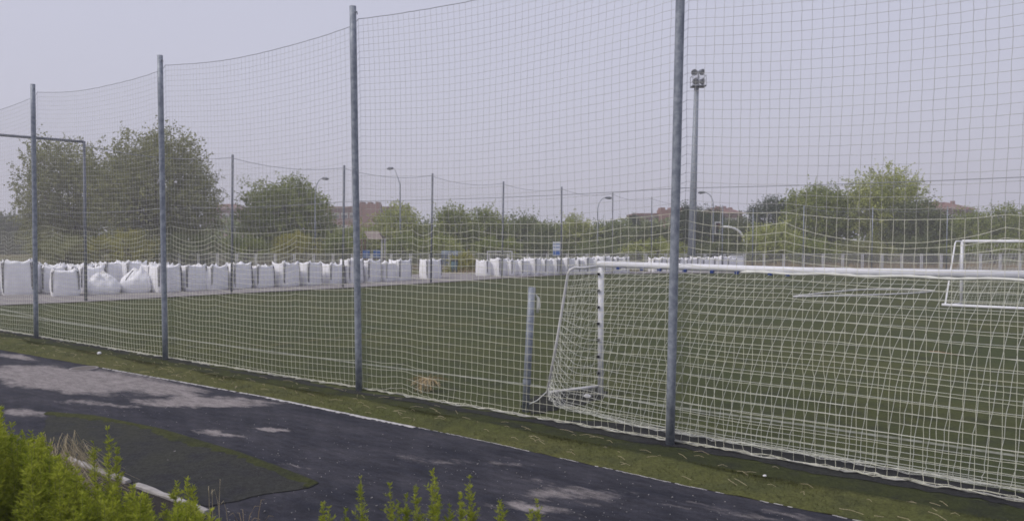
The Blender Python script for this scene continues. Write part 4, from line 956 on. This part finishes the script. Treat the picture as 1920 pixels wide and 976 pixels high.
tree('conifer_tree', 1176, 1204, 404, 110, 'small dark conifer at the left corner of the house with white walls', M['leaf_dark'], 11, zb=.8, ncl=70, twl=.6, ln=.25, wd=.07, up=-.1, cone=True)
tree('pine_tree', 1262, 1318, 386, 80, 'dark pine directly behind the floodlight mast', M['leaf_dark'], 12, zb=.8, ncl=90, twl=.7, ln=.28, wd=.07)
tree('pine_tree', 1308, 1362, 394, 84, 'dark round pine just right of the floodlight mast', M['leaf_dark'], 13, zb=.8, ncl=90, twl=.7, ln=.28, wd=.07)
tree('pine_tree', 1398, 1500, 374, 88, 'tall dark pine right of the traffic signal arm', M['leaf_dark'], 14, zb=.8, ncl=110, twl=.8, ln=.3, wd=.08)
tree('bushy_tree', 1360, 1420, 418, 80, 'low mid green tree behind the white traffic signal arm', M['leaf_olive'], 15, zb=.5, ncl=60)
tree('bushy_tree', 1405, 1500, 430, 70, 'low yellowish bush-like tree right of the traffic signal', M['leaf_light'], 16, zb=.4, ncl=70)
tree('broad_tree', 1470, 1612, 352, 76, 'broad mid green tree left of the tallest right hand tree', M['leaf_mid'], 17, zb=1.4, ncl=150, ntw=10)
tree('ash_tree', 1588, 1732, 322, 74, 'tallest light green tree with an open top in the right half', M['leaf_light'], 18, zb=1.6, ncl=135, ntw=9, nlf=10, twl=1.1, ln=.28, hollow=.3)
tree('olive_tree', 1672, 1772, 385, 70, 'dark grey-green olive-like tree below and right of the tallest tree', M['leaf_olive'], 19, zb=.9, ncl=100)
tree('bushy_tree', 1768, 1862, 400, 82, 'mid green tree in front of the house with the stepped roof', M['leaf_mid'], 20, zb=.5, ncl=90)
tree('bushy_tree', 1850, 1960, 390, 80, 'mid green tree cut off by the right edge of the picture', M['leaf_mid'], 21, zb=.5, ncl=100)
tree('bushy_tree', -40, 40, 405, 110, 'dark far tree at the left edge of the picture', M['leaf_olive'], 22, zb=.5, ncl=80, twl=1.2, ln=.4, wd=.2)
tree('bushy_tree', 20, 82, 418, 120, 'low dark far tree left of the leftmost tall post', M['leaf_olive'], 23, zb=.5, ncl=60, twl=1.2, ln=.4, wd=.2)
tree('bushy_tree', 774, 834, 420, 82, 'small low green tree seen in the gap above the lone bag', M['leaf_blue'], 42, zb=.4, ncl=60)
tree('bushy_tree', 576, 640, 424, 84, 'small dark green tree at the left end of the long brick block', M['leaf_olive'], 43, zb=.4, ncl=60)
# shrubs under the trees
def shrub(px0, px1, ytop, Y, label, mat, seed, droop=.2): return tree('shrub', px0, px1, ytop, Y, label, mat, seed, cat='shrub', zb=.15, ncl=55, ntw=8, nlf=9, twl=.5, ln=.18, wd=.07, trunk=True, group='shrubs behind the railing', hollow=.2, droop=droop)
shrub(168, 300, 432, 58, 'yellow-green willowy shrub below the largest tree', M['leaf_yellow'], 51)
shrub(60, 190, 440, 57, 'olive shrub below the tree behind the leftmost post', M['leaf_grey'], 52)
shrub(290, 420, 442, 59, 'dark shrub under the right side of the largest tree', M['leaf_olive'], 53)
shrub(512, 606, 436, 61.5, 'yellow-green shrub below the dome shaped tree', M['leaf_yellow'], 54)
shrub(396, 520, 446, 62, 'mid green shrub left of the yellow shrub under the dome shaped tree', M['leaf_mid'], 55)
shrub(600, 672, 444, 62.5, 'dark green shrub left of the play tower', M['leaf_mid'], 56)
shrub(716, 800, 440, 63, 'mid green shrub right of the play tower', M['leaf_mid'], 57)
shrub(848, 884, 487, 54.2, 'small yellow-green shrub beside the teal litter bin', M['leaf_yellow'], 58)
shrub(790, 870, 446, 65, 'light green shrub above the lone bag', M['leaf_light'], 59)
shrub(880, 985, 446, 64, 'mid green shrub behind the left end of the middle bag row', M['leaf_mid'], 60)
shrub(975, 1080, 448, 66, 'dark green shrub behind the blue and white sign', M['leaf_olive'], 61)
shrub(1070, 1180, 450, 68, 'hazy green shrub above the right end of the middle bag row', M['leaf_blue'], 62)
shrub(1170, 1300, 452, 66, 'pale olive shrub left of the mast foot', M['leaf_light'], 63)
shrub(1290, 1400, 452, 66, 'dark olive shrub right of the mast foot', M['leaf_olive'], 64)
shrub(1480, 1570, 448, 64, 'dark shrub below the broad tree', M['leaf_mid'], 65)
shrub(1560, 1680, 452, 65, 'grey-green shrub below the tallest right hand tree', M['leaf_grey'], 66)
shrub(1680, 1790, 446, 64, 'dark shrub left of the training goal', M['leaf_olive'], 67)
shrub(1780, 1940, 440, 66, 'mid green shrub above the training goal', M['leaf_mid'], 68)
# distant hedge band reading as one mass
g = np.random.default_rng(77); n = 26000; X_ = g.uniform(-110, 130, n); Hh = 2.2 + 1.3 * np.sin(X_ * .11) + .9 * np.sin(X_ * .31 + 1) + .6 * np.sin(X_ * .83)
C_ = np.stack([X_, g.uniform(112, 124, n), np.abs(g.uniform(0, 1, n)) ** .7 * np.maximum(1.2, Hh + 1.2)], 1)
o = link_mesh('distant_wood', leaf_mesh('distant_wood', C_, g.normal(size=(n, 3)) + [0, 0, .4], .75, .4, M['leaf_blue'], g)); tag(o, 'low hazy belt of far trees filling the gaps under the houses', 'wood', kind='stuff')
# rough dry grass behind the railing
def vg(gn): 
    x = gn.uniform(-26, 42); y = gn.uniform(50, 66) if x > -4 and x < 0 else gn.uniform(57.6, 68); return (x, y, 0)
o = blades('dry_grass', vg, 14000, .15, .55, .02, M['dry'], 9); tag(o, 'dry tan grass growing along the far railing', 'grass')

# ------------------------------------------------------------------ foreground: kerb stones, weeds, dry tufts, litter
kp = [gnd(x, y) for x, y in ((128, 862), (190, 886), (240, 905), (256, 911), (320, 935), (388, 964))]
for (i0, i1), lab in (((0, 2), 'pale kerb stone half hidden in the weeds, farthest of two'), ((3, 5), 'pale kerb stone with a broken end, nearest of two')):
    b = MB(); pts = resample(kp[i0:i1 + 1], 9); gg = random.Random(i0)
    for i, p in enumerate(pts):
        t = (pts[min(i + 1, 8)] - pts[max(i - 1, 0)]).normalized(); n_ = Vector((-t.y, t.x, 0)); jz = gg.uniform(-.006, .006)
        prof_ = [(-.030, 0), (-.032, .022), (-.020, .036), (.020, .036), (.032, .022), (.030, 0)]
        for (s, z) in prof_: v = p + n_ * (s + gg.uniform(-.005, .005)); b.v.append((v.x, v.y, max(0, z + jz if z else 0)))
        if i:
            for k in range(5): b.f.append(((i - 1) * 6 + k, (i - 1) * 6 + k + 1, i * 6 + k + 1, i * 6 + k))
    b.f.append((0, 1, 2, 3, 4, 5)[::-1]); b.f.append(tuple(8 * 6 + k for k in range(6)))
    tag(b.build('kerb_stone', M['kerb']), lab, 'kerb', 'kerb stones')

def sprig(g, base, h, lean, spread=.12, nb=26):
    """returns leaf centres, directions and the stem path of one upright weed stem"""
    C_, D_ = [], []; k = 9; path = [Vector(base) + Vector((lean[0] * (i / k) ** 1.5, lean[1] * (i / k) ** 1.5, h * i / k)) for i in range(k + 1)]
    def on(f_): x = f_ * k; i = min(k - 1, int(x)); return path[i].lerp(path[i + 1], x - i)
    def put(p, ax, n, l0):
        for _ in range(n):
            a = g.uniform(0, 6.28); d = Vector((math.cos(a), math.sin(a), 0)); dd = (d * g.uniform(.6, 1.1) + ax * g.uniform(.4, 1.0)).normalized(); C_.append(p); D_.append(dd * l0)
    n_main = int(90 * h / .8)
    for q in range(n_main): f_ = g.uniform(.12, 1) ** .8; put(on(f_), Vector((0, 0, 1)), 3, 1.0 - .35 * f_)
    put(path[-1], Vector((0, 0, 1.3)), 6, .6)
    brs = []
    for q in range(nb):
        f_ = g.uniform(.15, .93); a = g.uniform(0, 6.28); L = spread * (1.05 - f_) * g.uniform(.7, 1.5) + .02; d = Vector((math.cos(a) * .75, math.sin(a) * .75, g.uniform(.6, 1.1))).normalized(); p = on(f_); brs.append((p, p + d * L))
        for j in range(int(L / .011)): put(p + d * (L * (j + 1) / int(L / .011 + 1)), d, 3, .8)
    return C_, D_, path, brs
def weed(name, stems, label, seed, group, ln=.032, wd=.0046, cat='weed', spread=.12, nb=26):
    g = np.random.default_rng(seed); b0 = Vector(stems[0][0]); o = empty(name, b0.to_tuple()); tag(o, label, cat, group)
    C_, D_ = [], []; sb = MB()
    for (base, h, lean) in stems:
        c, d, path, brs = sprig(g, Vector(base) - b0, h, lean, spread, nb); C_ += c; D_ += d
        sb.tube(path, [.005 - .0035 * i / 9 for i in range(10)], 5)
        for p, q in brs: sb.tube([p, q], [.002, .001], 3, cap=False)
    C_ = np.array([tuple(v) for v in C_]); D_ = np.array([tuple(v) for v in D_]); s = np.linalg.norm(D_, axis=1)
    link_mesh('leaves', leaf_mesh('leaves', C_, D_, ln * s, wd, M['weed'], g), o); sb.build('stems', M['weed_stem'], o)
def bankz(y): s = min(1, max(0, (5.6 - y) / 5.0)); return .85 * s * s * (3 - 2 * s)
def wtip(px, py, Y, r):
    t = at(px, py, Y); z0 = bankz(Y); return ((t.x + r.uniform(-.03, .03), Y, z0), t.z - z0, (r.uniform(-.03, .03), r.uniform(-.02, .02)))
rr = random.Random(12); GW_ = 'weed sprigs along the bottom edge'
sets = [([(600, 942)], 'short weed sprig at the left end of the sprigs along the bottom'), ([(623, 953), (645, 956)], 'pair of short weed sprigs left of the slender sprig along the bottom'),
        ([(683, 897)], 'slender single weed sprig along the bottom, left of the tall ones'), ([(733, 908), (757, 925), (771, 912), (745, 940)], 'bushy weed with two tips left of the tallest sprig along the bottom'),
        ([(813, 880), (831, 899), (822, 930), (848, 950)], 'tallest weed along the bottom edge, with twin tips'), ([(881, 893), (868, 925), (858, 945)], 'tall weed just right of the tallest one along the bottom'),
        ([(931, 941), (946, 950)], 'short twin tipped weed right of the tall weeds along the bottom'), ([(1013, 938), (1004, 958)], 'last weed sprig at the right end along the bottom edge')]
for k, (tips, lab) in enumerate(sets):
    weed('weed_plant', [wtip(x, y, 4.1 + rr.uniform(-.15, .15), rr) for x, y in tips], lab, 100 + k, GW_, spread=.12, nb=40)
def env(x):
    xs = [-60, 0, 39, 78, 102, 129, 150, 176, 220, 240, 273, 297, 320, 345, 375, 400]; ys = [738, 752, 797, 822, 838, 856, 880, 904, 908, 900, 926, 940, 935, 920, 936, 975]
    return float(np.interp(x, xs, ys))
shr = [((-60, 60), 5.0, 80, 'tall dense green weed bush at the bottom left corner'), ((50, 170), 4.8, 76, 'dense green weed bush beside the dry grass, right of the corner bush'),
       ((150, 270), 4.7, 46, 'green weed bush with one long sprig rising over the kerb'), ((255, 390), 4.5, 34, 'loose green weed bush at the near end of the kerb')]
for k, ((x0, x1), Y, n, lab) in enumerate(shr):
    st = []
    for i in range(n):
        x = rr.uniform(x0, x1); Yy = Y + rr.uniform(-.6, .5); y = env(x) + abs(rr.gauss(0, 1)) * 38 + rr.uniform(0, 18)
        st.append(wtip(x, min(y, 1010), Yy, rr))
    if k == 2: st += [wtip(196, 803, 4.9, rr), wtip(216, 842, 4.9, rr), wtip(184, 830, 4.9, rr)]
    if k == 3: st += [wtip(352, 900, 4.5, rr), wtip(376, 915, 4.5, rr), wtip(318, 905, 4.6, rr)]
    weed('weed_bush', st, lab, 200 + k, 'weed bushes at the bottom left', ln=.044, wd=.0052, spread=.16, nb=28)
def tuft(name, c, n, hmin, hmax, spread, label, mat, seed, cat, r=.0022, flop=1.0):
    g = random.Random(seed); o = empty(name, c.to_tuple()); tag(o, label, cat); b = MB()
    for i in range(n):
        a = g.uniform(0, 6.28); h = g.uniform(hmin, hmax); s = g.uniform(.45, 1) * spread; b0 = Vector((g.uniform(-.12, .12), g.uniform(-.1, .1), 0)); d = Vector((math.cos(a), math.sin(a), 0)) * s
        b.tube([b0, b0 + d * .22 + Vector((0, 0, h * .62)), b0 + d * .6 + Vector((0, 0, h)), b0 + d * (1.0 + .3 * flop) + Vector((0, 0, h * (1 - .4 * flop)))], [r, r, r * .8, r * .4], 4, cap=False)
    b.build('stalks', mat, o)
tuft('dry_grass_tuft', Vector((at(92, 850, 6.2).x, 6.2, .0)), 420, .32, .78, .46, 'dry straw coloured grass tuft above the weeds at bottom left', M['straw_pale'], 5, 'dry grass', .0023)
tuft('dry_stalk', gnd(415, 985), 5, .2, .42, .10, 'thin dry stalk at the end of the kerb', M['straw_pale'], 6, 'dry weed', .0022, .2)
tuft('dry_stalk', gnd(480, 992), 7, .12, .3, .12, 'small brown dry weed right of the kerb end', M['dry'], 7, 'dry weed', .0022, .2)
# tumbleweed caught in the net
c = gnd(783, 738) + FN * .20; o = empty('tumbleweed', (c.x, c.y, 0)); tag(o, 'dry straw coloured root tuft caught at the foot of the netting', 'tumbleweed'); g = random.Random(8)
b = MB(); hub = Vector((.02, .05, .20))
for i in range(60):
    a = g.uniform(0, 6.28); e = Vector((math.cos(a) * g.uniform(.08, .26), math.sin(a) * .14, g.uniform(.0, .16))); m_ = hub.lerp(e, .5) + Vector((g.uniform(-.05, .05), g.uniform(-.04, .04), g.uniform(-.02, .06))); r = g.uniform(.005, .010)
    b.tube([hub, m_, e, e + Vector((g.uniform(-.04, .04), g.uniform(-.03, .03), g.uniform(-.03, .03) if e.z > .04 else .01))], [r, r, r * .8, r * .5], 5, cap=False)
b.build('roots', M['tumble'], o, smooth=True)
b = MB()
for i in range(34):
    a = g.uniform(-.3, 3.5); e = hub + Vector((math.cos(a) * g.uniform(.15, .42), g.uniform(-.1, .15), abs(math.sin(a)) * g.uniform(.03, .16) - .06)); b.tube([hub, hub.lerp(e, .5) + Vector((0, 0, .03)), e], [.003, .0025, .0015], 4, cap=False)
b.build('twigs', M['tumble_dark'], o)
# crumpled paper on the turf
def crumple(px, py, r, label, seed, name='crumpled_paper', z=.0, mat='paper', fl=.75):
    p = gnd(px, py, z); g = np.random.default_rng(seed); b = MB(); n, m_ = 12, 7; V = []
    for j in range(m_ + 1):
        for i in range(n):
            t = 2 * math.pi * i / n; f_ = math.pi * j / m_; q = r * g.uniform(.7, 1.15); V.append((q * math.sin(f_) * math.cos(t), q * .8 * math.sin(f_) * math.sin(t), q * fl * math.cos(f_)))
    mn = min(v[2] for v in V); V = [(x, y, z_ - mn) for x, y, z_ in V]
    b.add(V, [(j * n + i, j * n + (i + 1) % n, (j + 1) * n + (i + 1) % n, (j + 1) * n + i) for j in range(m_) for i in range(n)]); o = b.build(name, M[mat], loc=p.to_tuple()); tag(o, label, 'litter')
crumple(1101, 745, .06, 'white wad of cloth beside the left post of the near goal', 4, name='white_rag', mat='white_old', fl=.45)
crumple(186, 665, .045, 'crumpled white paper lying on the green turf strip', 1, z=.02)
crumple(1434, 893, .020, 'small white crumpled scrap on the lifted turf edge', 2, z=.04, fl=.5)
# straw and grit
b = MB(); g = random.Random(31)
for i in range(230):
    k = g.randrange(70, 258); p = A_[k].lerp(B_[k], g.uniform(-.7, 1.0)); a = g.uniform(-.9, .9) + math.atan2(FD.y, FD.x); L = g.uniform(.03, .2); d = Vector((math.cos(a), math.sin(a), 0)); n_ = Vector((-d.y, d.x, 0)); z = .05
    b.tube([p - d * L / 2 + Vector((0, 0, z)), p + n_ * g.uniform(-.02, .02) + Vector((0, 0, z + g.uniform(0, .015))), p + d * L / 2 + Vector((0, 0, z - .01))], .0018, 4)
o = b.build('straw_litter', M['straw_pale']); tag(o, 'scattered straw bits on the green turf strip', 'straw', kind='stuff')
b = MB()
for i in range(1500):
    x = g.uniform(100, 1750); y = g.uniform(700, 976)
    if y < 655 + (x / 1560) * 310 + 12: continue
    p = gnd(x, y); s = g.uniform(.002, .0065) * (1.8 if g.random() < .06 else 1); M3 = Matrix.Rotation(g.uniform(0, 6), 3, 'Z') @ Matrix.Rotation(g.uniform(0, 1), 3, 'X'); b.box(p + Vector((0, 0, s * .3)), (s * g.uniform(1, 2.2), s, s * .6), M=M3)
o = b.build('grit', nmat('pale_grit', (.40, .39, .38), .9, (.22, .21, .21), 30)); tag(o, 'scattered pale grit and leaf bits on the dark track', 'grit', kind='stuff')

p, q = gnd(1742, 660), gnd(1812, 668); b = MB(); b.tube([(p - p), (q - p) * .35 + Vector((0, .15, 0)), (q - p) * .7 + Vector((0, -.08, 0)), q - p], .013, 6); o = b.build('orange_cord', nmat('faded_orange', (.20, .11, .05), .8), loc=(p.x, p.y, .02), smooth=True); tag(o, 'faded orange cord lying on the turf inside the goal view at the right', 'cord')
c = gnd(157, 690); b = MB(); n = 36
for k in range(n):
    for r_, z_ in ((.20, .002), (.205, .006), (.24, .006), (.245, .0)): t_ = 2 * math.pi * k / n; b.v.append((r_ * math.cos(t_), r_ * math.sin(t_), z_))
for k in range(n):
    k2 = (k + 1) % n
    for j in range(3): b.f.append((k * 4 + j, k2 * 4 + j, k2 * 4 + j + 1, k * 4 + j + 1)[::-1])
o = empty('drain_cover', (c.x, c.y, 0)); tag(o, 'round drain cover with a pale rim in the sandy part of the track', 'drain cover'); b.build('rim', M['path'], o, smooth=True)
b = MB(); b.tube([(0, 0, -.003), (0, 0, .006)], .199, 30); b.build('lid', nmat('lid_iron', (.10, .09, .085), .8, (.15, .13, .12), 20), o)
# ------------------------------------------------------------------ haze
hz = bpy.data.materials.new('haze_air'); hz.use_nodes = True; t = hz.node_tree; t.nodes.clear(); o_ = t.nodes.new('ShaderNodeOutputMaterial'); pv = t.nodes.new('ShaderNodeVolumePrincipled')
pv.inputs['Color'].default_value = (.93, .92, .97, 1); pv.inputs['Density'].default_value = .0019; pv.inputs['Anisotropy'].default_value = .2
t.links.new(pv.outputs[0], o_.inputs['Volume'])
b = MB(); b.box((0, 180, 14.4), (860, 500, 31)); o = b.build('haze', hz); tag(o, kind='stuff', label='thin pale haze over the whole pitch and the trees', cat='haze')
